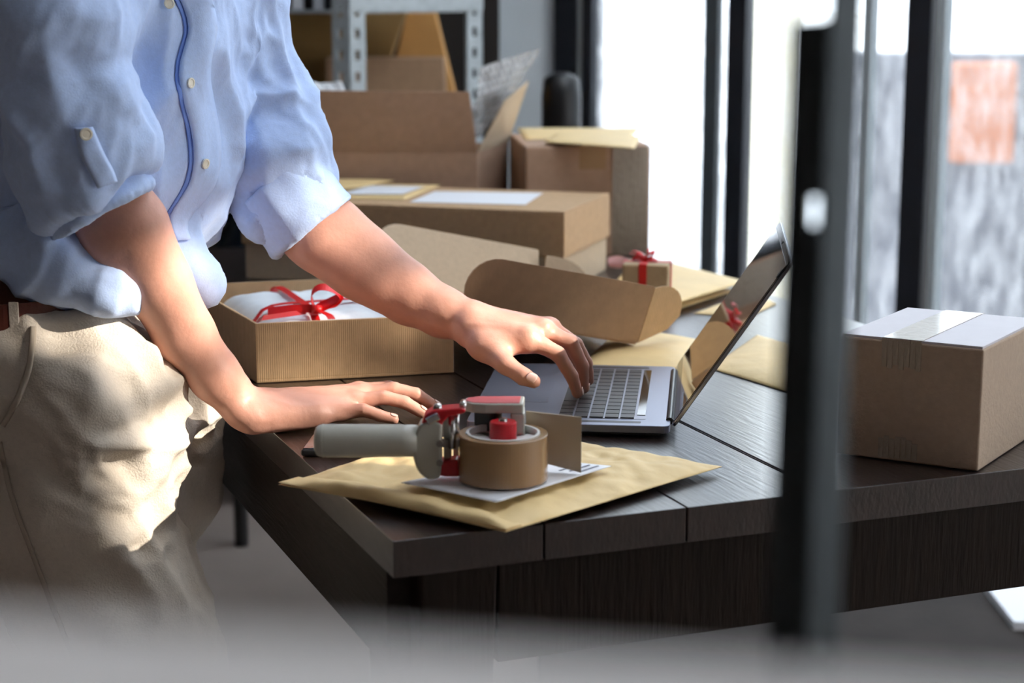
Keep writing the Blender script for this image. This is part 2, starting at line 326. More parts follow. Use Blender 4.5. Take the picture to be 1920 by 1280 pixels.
# ------------------------------------------------------------------ cardboard helpers
def up(p, h): return V((p.x, p.y, p.z+h))
def inset(c, t):
    cen = sum((V(p) for p in c), V())/len(c); out = []
    for i in range(len(c)):
        p, a, b = V(c[i]), V(c[i-1]), V(c[(i+1) % len(c)])
        out.append(p + (a-p).normalized()*t + (b-p).normalized()*t)
    return out
def tray(c, z0, h, t=.004, mm=kraft, name='body', parent=None):
    m = MB(); i_ = inset(c, t); n = len(c)
    m.hexa([flat(p, z0) for p in c], [flat(p, z0+t) for p in c])
    for k in range(n):
        j = (k+1) % n; q = [c[k], c[j], i_[j], i_[k]]
        m.hexa([flat(p, z0+t) for p in q], [flat(p, z0+h) for p in q])
    return m.obj(name, mm, parent, bevel=.0008)
def pillow(name, c, th, mm, parent=None, wr=.0015, nx=40, ny=30, seed=0, fs=9, lift=None, pw=4, fold=0):
    c = [V(p) for p in c]; top = []; bot = []; fs_ = []
    for j in range(ny+1):
        for i in range(nx+1):
            u, v = i/nx, j/ny; p = lerp(lerp(c[0], c[1], u), lerp(c[3], c[2], u), v)
            e = (1-abs(2*u-1)**pw)*(1-abs(2*v-1)**pw)
            n1 = noise.noise(V((p.x*fs, p.y*fs, seed))) + .5*noise.noise(V((p.x*fs*3, p.y*fs*2.6, seed+5)))
            dz = lift(u, v) if lift else 0
            top.append(p + V((0, 0, dz + .0006 + th*e + wr*n1*(e**.3+.02))))
            bot.append(p + V((0, 0, dz)))
    N = len(top); W = nx+1
    for j in range(ny):
        for i in range(nx):
            a = j*W+i; fs_ += [(a, a+1, a+W+1, a+W), (N+a, N+a+W, N+a+W+1, N+a+1)]
    for i in range(nx): fs_ += [(i, N+i, N+i+1, i+1), (ny*W+i, ny*W+i+1, N+ny*W+i+1, N+ny*W+i)]
    for j in range(ny): fs_ += [(j*W, (j+1)*W, N+(j+1)*W, N+j*W), (j*W+nx, N+j*W+nx, N+(j+1)*W+nx, (j+1)*W+nx)]
    return pydata(name, top+bot, fs_, mm, parent, True)
def quad_ground(p, z): return [az(x, y, z) for x, y in p]

# ------------------------------------------------------------------ mailer box with gift (front left)
z1 = TZ+.083
FL = az(482, 718, TZ+.001); FR = az(851, 698.5, TZ+.001); BL = flat(az(350, 533, z1), TZ+.001)
BR = FR + (BL-FL) + V((.01, 0, 0))
mb_ = [FL, FR, BR, BL]
mailer = thing('mailer_box', 'open ribbed kraft mailer box with white tissue inside, beside the planted hand', 'box', (FL+BR)/2)
tray(mb_, TZ+.001, .082, .004, kraft_rib, 'box_base', mailer)
# lid: hinged on the right wall, sloping down to the table
HN, HF = flat(FR, z1-.001), flat(BR, z1-.001)
dA = (FR-FL).normalized(); LL = .335
EN = flat(az(1192, 646, TZ+.014), TZ+.014); EF = EN + (HF-HN); EF.z = EN.z
nrm = (EN-HN).cross(HF-HN).normalized(); nrm = nrm if nrm.z > 0 else -nrm
MB().hexa([HN, EN, EF, HF], [p+nrm*.003 for p in (HN, EN, EF, HF)]).obj('lid_panel', kraft_dull, mailer)
def lid_side(b0, b1, outv, hgt, mm, name, sp=.18):
    ax = (b1-b0); L = ax.length; ax.normalize(); u = (nrm + outv*sp).normalized(); pts = []
    r = .045
    pts.append(b0 + ax*.012)
    pts.append(b0 + ax*.004 + u*(hgt-r))
    for k in range(1, 7): g = math.pi/2*k/6; pts.append(b0 + ax*(.004+r-r*math.cos(g)) + u*(hgt-r+r*math.sin(g)))
    pts.append(b1 - ax*.0 + u*hgt); pts.append(b1)
    return MB().prism(pts, outv*.003).obj(name, mm, mailer)
side_dir = (BR-FR).normalized()
lid_side(HN+nrm*.003, EN+nrm*.003, -side_dir, .088, kraft_dull, 'lid_side_flap')
lid_side(HF+nrm*.003, EF+nrm*.003, side_dir, .095, kraft_pale, 'lid_side_flap', .5)
def ear(b, u, dirv, hgt, mm, th):
    pts = [b, b+u*hgt]; 
    for k in range(1, 9): g = math.pi/2*k/8; pts.append(b + u*hgt*(.26+.74*math.cos(g)) + dirv*(.078*math.sin(g)))
    pts.append(b+dirv*.058+u*.006)
    return MB().prism(pts, th).obj('lid_corner_ear', mm, mailer)
axd = (EN-HN).normalized()
ed = (EA*.92 + V((0, 0, .12)) + EB*.32).normalized()
ear(EN+nrm*.003+axd*.003, (nrm-side_dir*.18).normalized(), ed, .086, kraft_rib, side_dir*.003)
ear(EF+nrm*.003+axd*.003, (nrm+side_dir*.18).normalized(), (EA*.95-EB*.25).normalized(), .08, kraft_pale, side_dir*.003)
# tissue wrapped gift inside
ti = inset(mb_, .012)
gift = thing('wrapped_present', 'white tissue parcel tied with a red ribbon bow, lying in the open mailer box', 'present', flat((FL+BR)/2, TZ+.006))
g0 = [flat(p, TZ+.006) for p in ti]
pillow('tissue_wrap', g0, .074, tissue, gift, wr=.006, nx=44, ny=44, seed=3, fs=14, pw=7)
bc = az(594, 585, z1+.002)
def ribbon_bow(c, s, mm, parent, ax, ay2, tails=()):
    m = MB()
    for (x_, z_) in ((.9, .75), (-.9, .6), (.35, 1.0), (-1.3, .1), (1.2, -.15)):
        e_ = c+ax*s*x_+Z*s*z_; m.strip(smooth_path([c, (c+e_)/2+Z*s*.35-ay2*s*.2, e_, (c+e_)/2+ax*s*.1, c], 4), ax.cross(ay2)*s*.10+ay2*s*.22, .0008)
    for sg, ang, L in ((1, .25, 1.0), (-1, .15, 1.0)):
        pts = []
        for k in range(15):
            g = 2*math.pi*k/14; rx = s*L*(1-math.cos(g))/2*1.5; rz = s*.55*math.sin(g)*(1 if sg > 0 else .8)
            pts.append(c + ax*sg*rx + Z*(abs(rz)*.9+.25*rx + (.004 if rz > 0 else 0)) + ay2*rz*.35)
        m.strip(pts, ay2*s*.22, .0006)
    m.obj('bow_loop', mm, parent, smooth=False)
    MB().tube([c-ay2*s*.2, c+ay2*s*.2], s*.2, 10).obj('bow_knot', mm, parent, smooth=True)
    for t in tails:
        p = smooth_path(t, 6); MB().strip(p, ay2*s*.2, .0006).obj('ribbon_tail', mm, parent)
ra = (V((1, .15, 0))).normalized(); rb = V((-.15, 1, 0)).normalized()
yb = bc.y
for pts_, wv_ in (([(590, 580), (584, 552), (600, 538), (626, 543), (638, 557), (618, 572), (594, 582)], V((0, .006, .0035))),
                  ([(592, 579), (612, 572), (632, 566), (644, 552), (630, 560), (600, 574), (592, 580)], V((0, .003, .0055)))):
    MB().strip(smooth_path([ay(x_, y_, yb) for x_, y_ in pts_], 5), wv_, .0006).obj('bow_loop', red_ribbon, gift)
MB().tube([ay(585, 579, yb-.004), ay(603, 581, yb-.004)], .0062, 12).obj('bow_knot', red_ribbon, gift, smooth=True)
for pts_, wv_ in (([(590, 578, 0), (548, 579, -.004), (502, 584, -.006)], V((0, .002, .0055))), ([(575, 584, 0), (520, 592, -.02), (492, 596, -.035)], V((.001, .003, .003))),
                  ([(600, 583, -.004), (616, 590, -.02), (622, 598, -.028)], V((.005, .001, 0)))):
    MB().strip(smooth_path([ay(x_, y_, yb+d_) for x_, y_, d_ in pts_], 5), wv_, .0006).obj('ribbon_tail', red_ribbon, gift)
gz = TZ+.0745
for (p, q) in ((lerp(ti[0], ti[3], .3), lerp(ti[1], ti[2], .42)), (lerp(ti[0], ti[1], .33), lerp(ti[3], ti[2], .42))):
    pp = [flat(lerp(p, q, t), TZ+.012+.076*(1-abs(2*t-1)**8)) for t in [i/16 for i in range(17)]]
    d = (V(q)-V(p)).normalized(); MB().strip(pp, d.cross(Z)*.006, .001).obj('ribbon_band', red_ribbon, gift)
# ------------------------------------------------------------------ lidded box
lz = .905
LR = az(1058, 397, lz); LRf = az(1144, 362, lz); LLn = az(450, 374, lz)
LLf = LLn + (LRf-LR)
lb = thing('lidded_box', 'long flat kraft box with a lift-off lid and white label, behind the forearm', 'box', flat((LR+LLf)/2, TZ))
c4 = [LLn, LR, LRf, LLf]
tray(inset([flat(p, 0) for p in c4], .005), TZ+.001, lz-TZ-.012, .004, kraft_pale, 'box_base', lb)
m = MB(); i_ = inset(c4, .004)
m.hexa([flat(p, lz-.004) for p in c4], [flat(p, lz) for p in c4])
for k in range(4):
    q = [c4[k], c4[(k+1) % 4], i_[(k+1) % 4], i_[k]]; m.hexa([flat(p, lz-.081) for p in q], [flat(p, lz-.004) for p in q])
m.obj('lid', kraft, lb, bevel=.002)
l4 = quad_ground([(768, 379), (985, 384), (1018, 362), (815, 359)], lz+.0006)
MB().hexa(l4, [up(p, .0006) for p in l4]).obj('white_label', white_paper, lb)['label'] = 'white label'
# envelopes lying on it
e1 = thing('mailing_envelope', 'white-faced kraft envelope lying on the lidded box by the sleeve', 'envelope', flat(az(735, 365, lz), lz))
q = quad_ground([(600, 372), (760, 374), (826, 347), (680, 345)], lz+.001)
pillow('pocket', q, .004, manila, e1, wr=.0006, nx=16, ny=12)
q2 = quad_ground([(640, 364), (755, 364), (795, 350), (690, 348)], lz+.0062)
MB().hexa(q2, [up(p, .0005) for p in q2]).obj('address_label', white_paper, e1)
e2 = thing('mailing_envelope', 'thin kraft envelope lying tilted on top of another on the lidded box', 'envelope', flat(az(690, 350, lz), lz+.008))
q = quad_ground([(560, 360), (672, 352), (740, 338), (630, 335)], lz+.008)
pillow('pocket', q, .004, manila, e2, wr=.0006, nx=16, ny=12, seed=4)
# ------------------------------------------------------------------ open-flap box with bubble wrap
oy = 3.60
a = ay(596, 286, oy); b = ay(895, 289, oy+.02); bz = (a.z+b.z)/2
c = ay(955, 264, oy+.30); c.z = bz; c = az(953, 268, bz); d = a + (c-b)
ob = thing('flap_box', 'brown shipping box with its flaps standing open, bubble wrap inside', 'box', flat((a+c)/2, TZ))
c4 = [flat(p, 0) for p in (a, b, c, d)]
tray(c4, TZ+.001, bz-TZ, .004, kraft_pink, 'box_base', ob)
bf0, bf1 = flat(a, bz+.001), flat(b, bz+.001)
t0, t1 = ay(556, 169, a.y-.05), ay(880, 172, b.y-.05)
MB().hexa([bf0, bf1, bf1+V((0, .004, 0)), bf0+V((0, .004, 0))], [t0, t1, t1+V((0, .004, 0)), t0+V((0, .004, 0))]).obj('flap', kraft_pink, ob, bevel=.001)
r0, r1 = flat(b, bz+.001)+V((.003, .01, 0)), flat(c, bz+.001)
s0, s1 = ay(948, 190, r0.y), ay(992, 152, r1.y)
nn = V((-.004, 0, 0))
MB().hexa([r0, r1, r1+nn, r0+nn], [s0, s1, s1+nn, s0+nn]).obj('flap', kraft_pale, ob, bevel=.001)
def bubble(name, fn, nu, nv, mm, parent=None):
    vs = []; fs = []
    for j in range(nv+1):
        for i in range(nu+1): vs.append(fn(i/nu, j/nv, i, j))
    W = nu+1
    for j in range(nv):
        for i in range(nu): a_ = j*W+i; fs.append((a_, a_+1, a_+W+1, a_+W))
    o = pydata(name, vs, fs, mm, parent, True); s_ = o.modifiers.new('solid', 'SOLIDIFY'); s_.thickness = .0012; return o
def bsheet(corners, amp, nb, seed):
    A_, B_, C_, D_ = [V(p) for p in corners]; nr = (B_-A_).cross(D_-A_).normalized()
    def fn(u, v, i, j):
        p = lerp(lerp(A_, B_, u), lerp(D_, C_, u), v)
        n1 = noise.noise(V((u*2.5+seed, v*2.5, seed)))*amp + noise.noise(V((u*7, v*7, seed+2)))*amp*.35
        bb = max(0, math.sin(u*nb*math.pi))*max(0, math.sin((v*nb + (int(u*nb) % 2)*.5)*math.pi))
        return p + nr*(n1 + .004*abs(bb))
    return fn
bw = bubble('bubble_wrap_sheet', bsheet([ay(868, 262, 3.68), ay(900, 255, 3.72), ay(1014, 92, 3.72), ay(903, 128, 3.68)], .012, 20, 1), 80, 80, bmt)
tag(bw, 'clear bubble wrap sticking up out of the right side of the open flap box', 'bubble wrap')
bw = bubble('bubble_wrap_sheet', bsheet([ay(650, 288, 3.65), ay(700, 288, 3.67), ay(640, 152, 3.72), ay(525, 150, 3.70)], .012, 22, 5), 80, 60, tissue)
tag(bw, 'white bubble wrap bulging behind the left end of the raised box flap', 'bubble wrap')
# ------------------------------------------------------------------ tall box behind
ty = 3.56
a = ay(985, 275, ty); b = ay(1220, 270, ty+.03); tz = a.z
a0 = flat(a, 0); b0 = flat(b, 0); lft = flat(az(955, 250, tz), 0); dd = lft-a0
tb = thing('taped_box', 'tall brown taped carton carrying two envelopes, nearest the frosted window', 'box', flat(a+dd*.5, TZ))
c4 = [a0, b0, b0+dd, a0+dd]
MB().hexa([flat(p, TZ+.001) for p in c4], [flat(p, tz) for p in c4]).obj('carton', kraft_pink, tb, bevel=.004)
fx = (b0-a0).normalized(); fn_ = V((fx.y, -fx.x, 0))
p0 = a0 + fx*((b0-a0).length*.43); p1 = p0 + fx*.052
MB().hexa([flat(p0+fn_*.0002, tz-.045), flat(p1+fn_*.0002, tz-.045), flat(p1-fn_*.001, tz-.045), flat(p0-fn_*.001, tz-.045)],
          [flat(p0+fn_*.0012, tz+.001), flat(p1+fn_*.0012, tz+.001), flat(p1-fn_*.001, tz+.001), flat(p0-fn_*.001, tz+.001)]).obj('brown_tape', tape, tb)
q0 = a0 + fx*((b0-a0).length*.70); q1 = a0+fx*((b0-a0).length-.004)
m = MB(); NN = 9
for i in range(NN):
    s0 = lerp(q0, q1, i/NN); s1 = lerp(q0, q1, (i+.86)/NN)
    m.hexa([flat(s0+fn_*.0004, TZ+.005), flat(s1+fn_*.003, TZ+.005), flat(s1, TZ+.005), flat(s0, TZ+.005)], [flat(s0+fn_*.0035, tz-.003), flat(s1+fn_*.0004, tz-.003), flat(s1, tz-.003), flat(s0, tz-.003)])
m.obj('crinkled_tape', tape_clear, tb)
for i, (pts, lab, zz) in enumerate([([(985, 262), (1185, 258), (1200, 240), (968, 240)], 'kraft envelope lying flat on top of the tall taped carton', .001),
                               ([(1020, 266), (1190, 279), (1202, 256), (1045, 250)], 'kraft envelope crossing over another on the tall taped carton', .007)]):
    e = pillow('mailing_envelope', quad_ground(pts, tz+zz), .003, manila, None, wr=.0006, nx=16, ny=12, seed=i)
    tag(e, lab, 'envelope')
# ------------------------------------------------------------------ envelope stack with small gift
def env(pts, z, th, lab, seed, wr=.0015, **k):
    q = quad_ground(pts, z); return tag(pillow('padded_mailer', q, th, manila, None, wr=wr, seed=seed, **k), lab, 'envelope')
env([(1108, 578), (1265, 582), (1380, 545), (1180, 500)], TZ+.001, .011, 'lower padded mailer of the pile under the small present', 11)
env([(1080, 556), (1255, 572), (1400, 528), (1262, 494)], TZ+.017, .010, 'upper padded mailer of the pile, small present on it', 12)
env([(1300, 588), (1402, 594), (1457, 570), (1414, 547)], TZ+.001, .006, 'yellow padded mailer half under the pile, nearest the laptop screen top', 13)
env([(1085, 690), (1290, 692), (1330, 640), (1165, 612)], TZ+.001, .010, 'yellow padded mailer flat on the table behind the laptop keyboard', 14)
env([(1330, 690), (1500, 742), (1640, 690), (1420, 628)], TZ+.001, .009, 'yellow padded mailer flat on the table, right of the laptop screen', 15)
gc = flat(az(1209, 551, TZ+.03), TZ+.0305)
sp = thing('small_present', 'small brown paper present with a red ribbon on the padded mailers', 'present', gc)
gx = V((.98, -.2, 0)).normalized(); gy = V((.2, .98, 0)).normalized(); HW, HD, HH = .038, .03, .024
gcc = gc + gy*.03 + Z*HH
MB().box(gcc, gx, gy, Z, HW, HD, HH).obj('wrapped_box', wrap_paper, sp, bevel=.003)
pf = gcc - gy*(HD+.0006)
MB().strip([pf-gx*.004-Z*HH, pf-gx*.004+Z*(HH+.0006), gcc-gx*.004+Z*(HH+.001), gcc-gx*.004+gy*HD+Z*(HH+.0008), gcc-gx*.004+gy*(HD+.001)-Z*HH], gx*.0065, .0008).obj('ribbon_band', red_ribbon, sp)
MB().strip([gcc-gx*(HW+.001)-Z*HH, gcc-gx*(HW+.001)+Z*(HH+.001), gcc+gx*(HW+.001)+Z*(HH+.001), gcc+gx*(HW+.001)-Z*HH], gy*.006, .0008).obj('ribbon_band', red_ribbon, sp)
ribbon_bow(gcc-gx*.004+Z*(HH+.003), .017, red_ribbon, sp, gx, gy)
m = MB(); m.strip(smooth_path([ay(1140, 490, 3.28), ay(1160, 486, 3.27), ay(1180, 492, 3.25), ay(1196, 494, 3.26)], 5), V((0, .004, .006)), .001)
m.strip(smooth_path([ay(1142, 494, 3.28), ay(1160, 497, 3.27), ay(1180, 495, 3.25), ay(1192, 499, 3.26)], 5), V((0, .003, .005)), .001)
tag(m.obj('pink_ribbon', pink_ribbon), 'pale pink ribbon end lying left of the small present', 'ribbon')
# ------------------------------------------------------------------ right carton
rt = az(1840, 653, .9); cz = .9
cN = az(1838, 885, TZ+.001); cN2 = rt; cn = flat((cN+rt)/2, 0)
cL = flat(az(1576, 628, cz), 0); cLf = flat(az(1700, 578, cz), 0); cR = cn + (cLf-cL)*1.0
rbx = thing('shipping_carton', 'taped cardboard carton with its top coloured pale as lit, at the right end of the table', 'box', flat((cL+cR)/2, TZ))
c4 = [cL, cn, cR, cLf]
hgt = ay(1840, 653, cn.y).z
MB().hexa([flat(p, TZ+.001) for p in c4], [flat(p, hgt-.0015) for p in c4]).obj('carton', grey_board, rbx, bevel=.002)
i4 = inset(c4, .002); mA, mB = lerp(i4[0], i4[1], .49), lerp(i4[3], i4[2], .49); mA2, mB2 = lerp(i4[0], i4[1], .5), lerp(i4[3], i4[2], .5)
for q in ([i4[0], mA, mB, i4[3]], [mA2, i4[1], i4[2], mB2]):
    MB().hexa([flat(p, hgt-.0014) for p in q], [flat(p, hgt+.0012) for p in q]).obj('top_flap', lit_top, rbx)
vf = (cn-cL).normalized(); fo = V((vf.y, -vf.x, 0))
ta, tb2 = lerp(c4[0], c4[1], .30), lerp(c4[0], c4[1], .58); tc_, td = lerp(c4[3], c4[2], .30), lerp(c4[3], c4[2], .58)
MB().hexa([flat(p, hgt+.0013) for p in (ta, tb2, td, tc_)], [flat(p, hgt+.0019) for p in (ta, tb2, td, tc_)]).obj('packing_tape', tape_clear, rbx)
for (z0_, z1_) in ((hgt-.034, hgt+.001), (TZ+.004, TZ+.03)):
    m = MB()
    for i in range(7):
        s0 = lerp(ta, tb2, i/7); s1 = lerp(ta, tb2, (i+.9)/7)
        zz = z0_ + (random.random()*.008 if z0_ > .8 else 0); ze = z1_ - (random.random()*.008 if z0_ < .8 else 0)
        m.hexa([flat(s0+fo*.0004, zz), flat(s1+fo*.0012, zz), flat(s1-fo*.0002, zz), flat(s0-fo*.0002, zz)], [flat(s0+fo*.0012, ze), flat(s1+fo*.0005, ze), flat(s1-fo*.0002, ze), flat(s0-fo*.0002, ze)])
    m.obj('tape_end', tape_clear, rbx)

# ------------------------------------------------------------------ laptop
LZ = TZ+.0155
NR = az(1256, 799, LZ); ang = R(6)
LU = V((math.sin(ang), math.cos(ang), 0)); LV = V((-math.cos(ang), math.sin(ang), 0))   # along hinge (away), towards the user
LWd, LDp = .345, .245
def lp(u, v, z=LZ): p = NR + LU*u + LV*v; p.z = z; return p
def rrect(u0, u1, v0, v1, r, z, n=5):
    out = []
    for cu, cv, g0_ in ((u1-r, v1-r, 0), (u0+r, v1-r, 90), (u0+r, v0+r, 180), (u1-r, v0+r, 270)):
        for k in range(n+1): g = R(g0_+90*k/n); out.append(lp(cu+r*math.cos(g), cv+r*math.sin(g), z))
    return out
lap = thing('laptop', 'open grey laptop with dark reflecting screen, hand on its keyboard', 'laptop', lp(LWd/2, LDp/2, TZ))
MB().prism(rrect(0, LWd, 0, LDp, .010, LZ-.0095), (0, 0, .0095)).obj('base', alu, lap, bevel=.0012)
MB().prism(rrect(.004, LWd-.004, .004, LDp-.006, .010, LZ-.0125), (0, 0, .003)).obj('bottom_cover', blackp, lap)
for u in (.03, LWd-.03):
    for v in (.03, LDp-.03): MB().lathe(lp(u, v, TZ), [(.006, .0004), (.0065, .0031)], 14).obj('rubber_foot', blackp, lap)
MB().prism(rrect(.11, .24, .155, .237, .004, LZ), (0, 0, .0002)).obj('trackpad', alu, lap)['label'] = 'smooth trackpad'
KU0, KU1, KV0, KV1 = .031, .314, .030, .138
kb = MB().prism(rrect(KU0, KU1, KV0, KV1, .003, LZ), (0, 0, .0003)).obj('keyboard_plate', keyp, lap)
km = MB(); rows = 5; pv = (KV1-KV0-.014)/rows
for r_ in range(rows):
    v0 = KV0+.013+r_*pv
    ks = [14, 14, 13, 12, 10][r_]; pu_ = (KU1-KU0-.002)/ks
    if r_ == 4: spans = [1, 1, 1, 1.25, 5, 1.25, 1, 1, 1, 1]
    else: spans = [1]*ks
    tot = sum(spans); u = KU0+.001
    for sp_ in spans:
        du = (KU1-KU0-.002)*sp_/tot
        km.hexa([lp(a, b, LZ+.0003) for a, b in ((u+.001, v0+.001), (u+du-.001, v0+.001), (u+du-.001, v0+pv-.001), (u+.001, v0+pv-.001))],
                [lp(a, b, LZ+.0018) for a, b in ((u+.0014, v0+.0014), (u+du-.0014, v0+.0014), (u+du-.0014, v0+pv-.0014), (u+.0014, v0+pv-.0014))])
        u += du
km.obj('keys', keym, lap)
MB().hexa([lp(a, b, LZ+.0003) for a, b in ((KU0+.02, KV0+.001), (KU1-.002, KV0+.001), (KU1-.002, KV0+.011), (KU0+.02, KV0+.011))],
          [lp(a, b, LZ+.001) for a, b in ((KU0+.02, KV0+.001), (KU1-.002, KV0+.001), (KU1-.002, KV0+.011), (KU0+.02, KV0+.011))]).obj('touch_bar', bezelm, lap)
for u0 in (.012, .325):
    MB().prism(rrect(u0, u0+.009, .035, .14, .002, LZ), (0, 0, .0002)).obj('speaker_grille', keym, lap)
pp = [lp(u, LDp+.0004, LZ-.004) for u in (.14, .2)]
# screen
th = R(56); SD = (-LV*math.cos(th) + Z*math.sin(th)); SN = (LV*math.sin(th) + Z*math.cos(th)); SH = .243
def spt(u, h, o=0): return lp(u, -.001, LZ+.001) + SD*h + SN*o
def srect(u0, u1, h0, h1, r, o, n=5):
    out = []
    for cu, ch, g0_ in ((u1-r, h1-r, 0), (u0+r, h1-r, 90), (u0+r, h0+r, 180), (u1-r, h0+r, 270)):
        for k in range(n+1): g = R(g0_+90*k/n); out.append(spt(cu+r*math.cos(g), ch+r*math.sin(g), o))
    return out
MB().prism(srect(0, LWd, .0, SH, .009, -.0055), SN*.0045).obj('screen_back', alu_edge, lap, bevel=.0008)
MB().prism(srect(.0012, LWd-.0012, .004, SH-.0012, .008, -.001), SN*.0008).obj('bezel', bezelm, lap)
MB().prism(srect(.008, LWd-.008, .018, SH-.009, .002, -.0002), SN*.0004).obj('display', glassblk, lap)
MB().lathe((0, 0, 0), [(.0022, 0), (.0022, .0005)], 12)
cmr = spt(LWd/2, SH-.005, 0); MB().tube([cmr, cmr+SN*.0004], .0022, 12).obj('webcam', blackp, lap)
MB().tube([lp(.03, .001, LZ-.001), lp(LWd-.03, .001, LZ-.001)], .0045, 12).obj('hinge', blackp, lap)
o = MB().prism(srect(.006, .013, SH-.028, SH-.016, .003, .0003), SN*.0008).obj('sticker', blackp, lap); o['label'] = 'small black oval mark'

# ------------------------------------------------------------------ padded mailer at the front, label, phone
EZ = TZ+.004
q = [az(528, 914, EZ+.006), az(948, 1001, EZ+.004), az(1354, 878, EZ), az(915, 800, EZ)]
for p in q: p.z = EZ
q = [az(522, 914, EZ), az(948, 1003, EZ), az(1354, 880, EZ), az(900, 808, EZ)]
front = thing('padded_mailer', 'large padded mailer overhanging the table corner, under the tape gun', 'envelope', (q[0]+q[2])/2)
pillow('pocket', q, .0125, manila, front, wr=.0055, nx=110, ny=90, seed=23, fs=19, pw=6, lift=lambda u, v: .004*u*(1-u)*4*(1-v)*.6 + .003)
fl = [lerp(q[0], q[3], .0), q[1]-(q[1]-q[0])*.0, lerp(q[1], q[2], .07), lerp(q[0], q[3], .09)]
o = pillow('sealing_flap', [p+Z*.0025 for p in fl], .0095, manila, front, wr=.0045, nx=60, ny=8, seed=31, fs=15, pw=5, lift=lambda u, v: .003)
EL = EZ+.0222
pts = [(752, 905), (930, 942), (1146, 874), (985, 858)]
lab = thing('paper_label', 'white printed paper label between the tape gun and the padded mailer', 'label', az(950, 900, EL))
q2 = quad_ground(pts, EL); pillow('sheet', q2, .0, white_paper, lab, wr=.0, nx=20, ny=14)
for t in (.10, .2, .3):
    a_ = lerp(q2[1], q2[2], .80-t*.1) + (q2[3]-q2[2])*t; b_ = lerp(q2[1], q2[2], .96) + (q2[3]-q2[2])*t
    a_.z = b_.z = EL+.001; n2 = (q2[3]-q2[2]).normalized()*.0012
    MB().hexa([a_-n2, b_-n2, b_+n2, a_+n2], [p+Z*.0003 for p in (a_-n2, b_-n2, b_+n2, a_+n2)]).obj('printed_line', print_ink, lab)
ph = thing('smartphone', 'black smartphone with silver rim, under the tape gun handle', 'phone', az(630, 855, TZ))
c0 = az(563, 856, TZ+.001); c1 = az(585, 826, TZ+.001); ed2 = (c1-c0); ln = V((ed2.y, -ed2.x, 0)).normalized()*.125
pq = [c0, c0+ln, c1+ln, c1]
MB().hexa(pq, [up(p, .0085) for p in pq]).obj('case', blackp, ph, bevel=.0035, seg=4)
iq = inset(pq, .003); MB().hexa([up(p, .0084) for p in iq], [up(p, .0095) for p in iq]).obj('screen', glassblk, ph, bevel=.0008)

# ------------------------------------------------------------------ tape gun
GZ = EL+.003; rc = az(943, 918, GZ); RR = .0465; rc = rc + V((0, RR, 0)); rc.z = GZ; HT = .048
gun = thing('tape_gun', 'grey and red packing tape dispenser with brown tape, lying on the padded mailer', 'tape dispenser', rc)
MB().lathe(rc, [(.0385, .0), (RR, .0), (RR, HT), (.0385, HT)], 72, close=True).obj('tape_roll', tape, gun, bevel=.0006)
MB().lathe(rc, [(.012, .001), (.0382, .001), (.0382, HT+.0012), (.0355, HT+.0012), (.0355, HT-.006), (.012, HT-.006)], 64, close=True).obj('roll_hub', tape_core, gun)
m = MB()
for k in range(4):
    g = R(45+90*k); d_ = V((math.cos(g), math.sin(g), 0)); s_ = V((-d_.y, d_.x, 0)); c_ = rc+d_*.024+Z*(HT-.009)
    m.box(c_, d_, s_, Z, .0115, .006, .003)
m.obj('hub_spokes', gun_grey, gun, bevel=.001)
MB().lathe(rc+Z*(HT-.006), [(.0140, 0), (.0140, .017), (.013, .0185), (.006, .0188)], 28).obj('tension_knob', gun_red, gun)
MB().lathe(rc+Z*(HT+.0128), [(.005, 0), (.0045, .0025), (.001, .003)], 16).obj('knob_bolt', steel, gun)
# handle
gy0 = rc.y - .005
H0 = ay(590, 826, gy0); H1 = ay(783, 826, gy0); hz = H0.z
pr = [.010, .0145, .0165, .0172, .0172, .0168, .0165]; xs = [0, .002, .005, .012, .05, .09, 1]
pts = []; L_ = (H1-H0)
for x in xs: pts.append(H0 + L_.normalized()*x if x < 1 else H1)
MB().tube(pts, pr, 32).obj('handle', gun_grey, gun, smooth=True)
m = MB(); 
for x in (.008,): m.tube([H0+L_.normalized()*x, H0+L_.normalized()*(x+.0015)], .0175, 32)
m.obj('handle_ring', gun_grey, gun, smooth=False)
# D shaped guard plate (upright, curved outline facing the roll)
def gpt(px, py, dy=0): return ay(px, py, gy0+dy)
out = smooth_path([gpt(788, 790), gpt(778, 815), gpt(775, 845), gpt(784, 875), gpt(800, 891), gpt(815, 893)], 4) + [gpt(826, 890), gpt(829, 860), gpt(828, 820), gpt(830, 790), gpt(812, 782)]
MB().prism([p+V((0, -.014, 0)) for p in out], (0, .028, 0)).obj('guard', gun_grey, gun, bevel=.004, seg=3)
# red top clamp
out = [gpt(789, 797), gpt(797, 773), gpt(812, 765), gpt(866, 760), gpt(874, 763), gpt(872, 770), gpt(842, 776), gpt(832, 788), gpt(826, 797)]
MB().prism([p+V((0, -.012, 0)) for p in out], (0, .024, 0)).obj('trigger_clamp', gun_red, gun, bevel=.002)
m = MB(); p = gpt(820, 766, -.006); m.tube([p, p+V((0, .012, 0))], .0045, 14); p = gpt(868, 760, -.008); m.tube([p, p+V((0, .014, 0))], .0035, 14)
m.obj('clamp_pin', steel, gun, smooth=True)
p = gpt(812, 784, -.0145); MB().box(p, (1, 0, .5), (0, 1, 0), (-.5, 0, 1), .006, .004, .0035).obj('clamp_plate', steel, gun, bevel=.001)
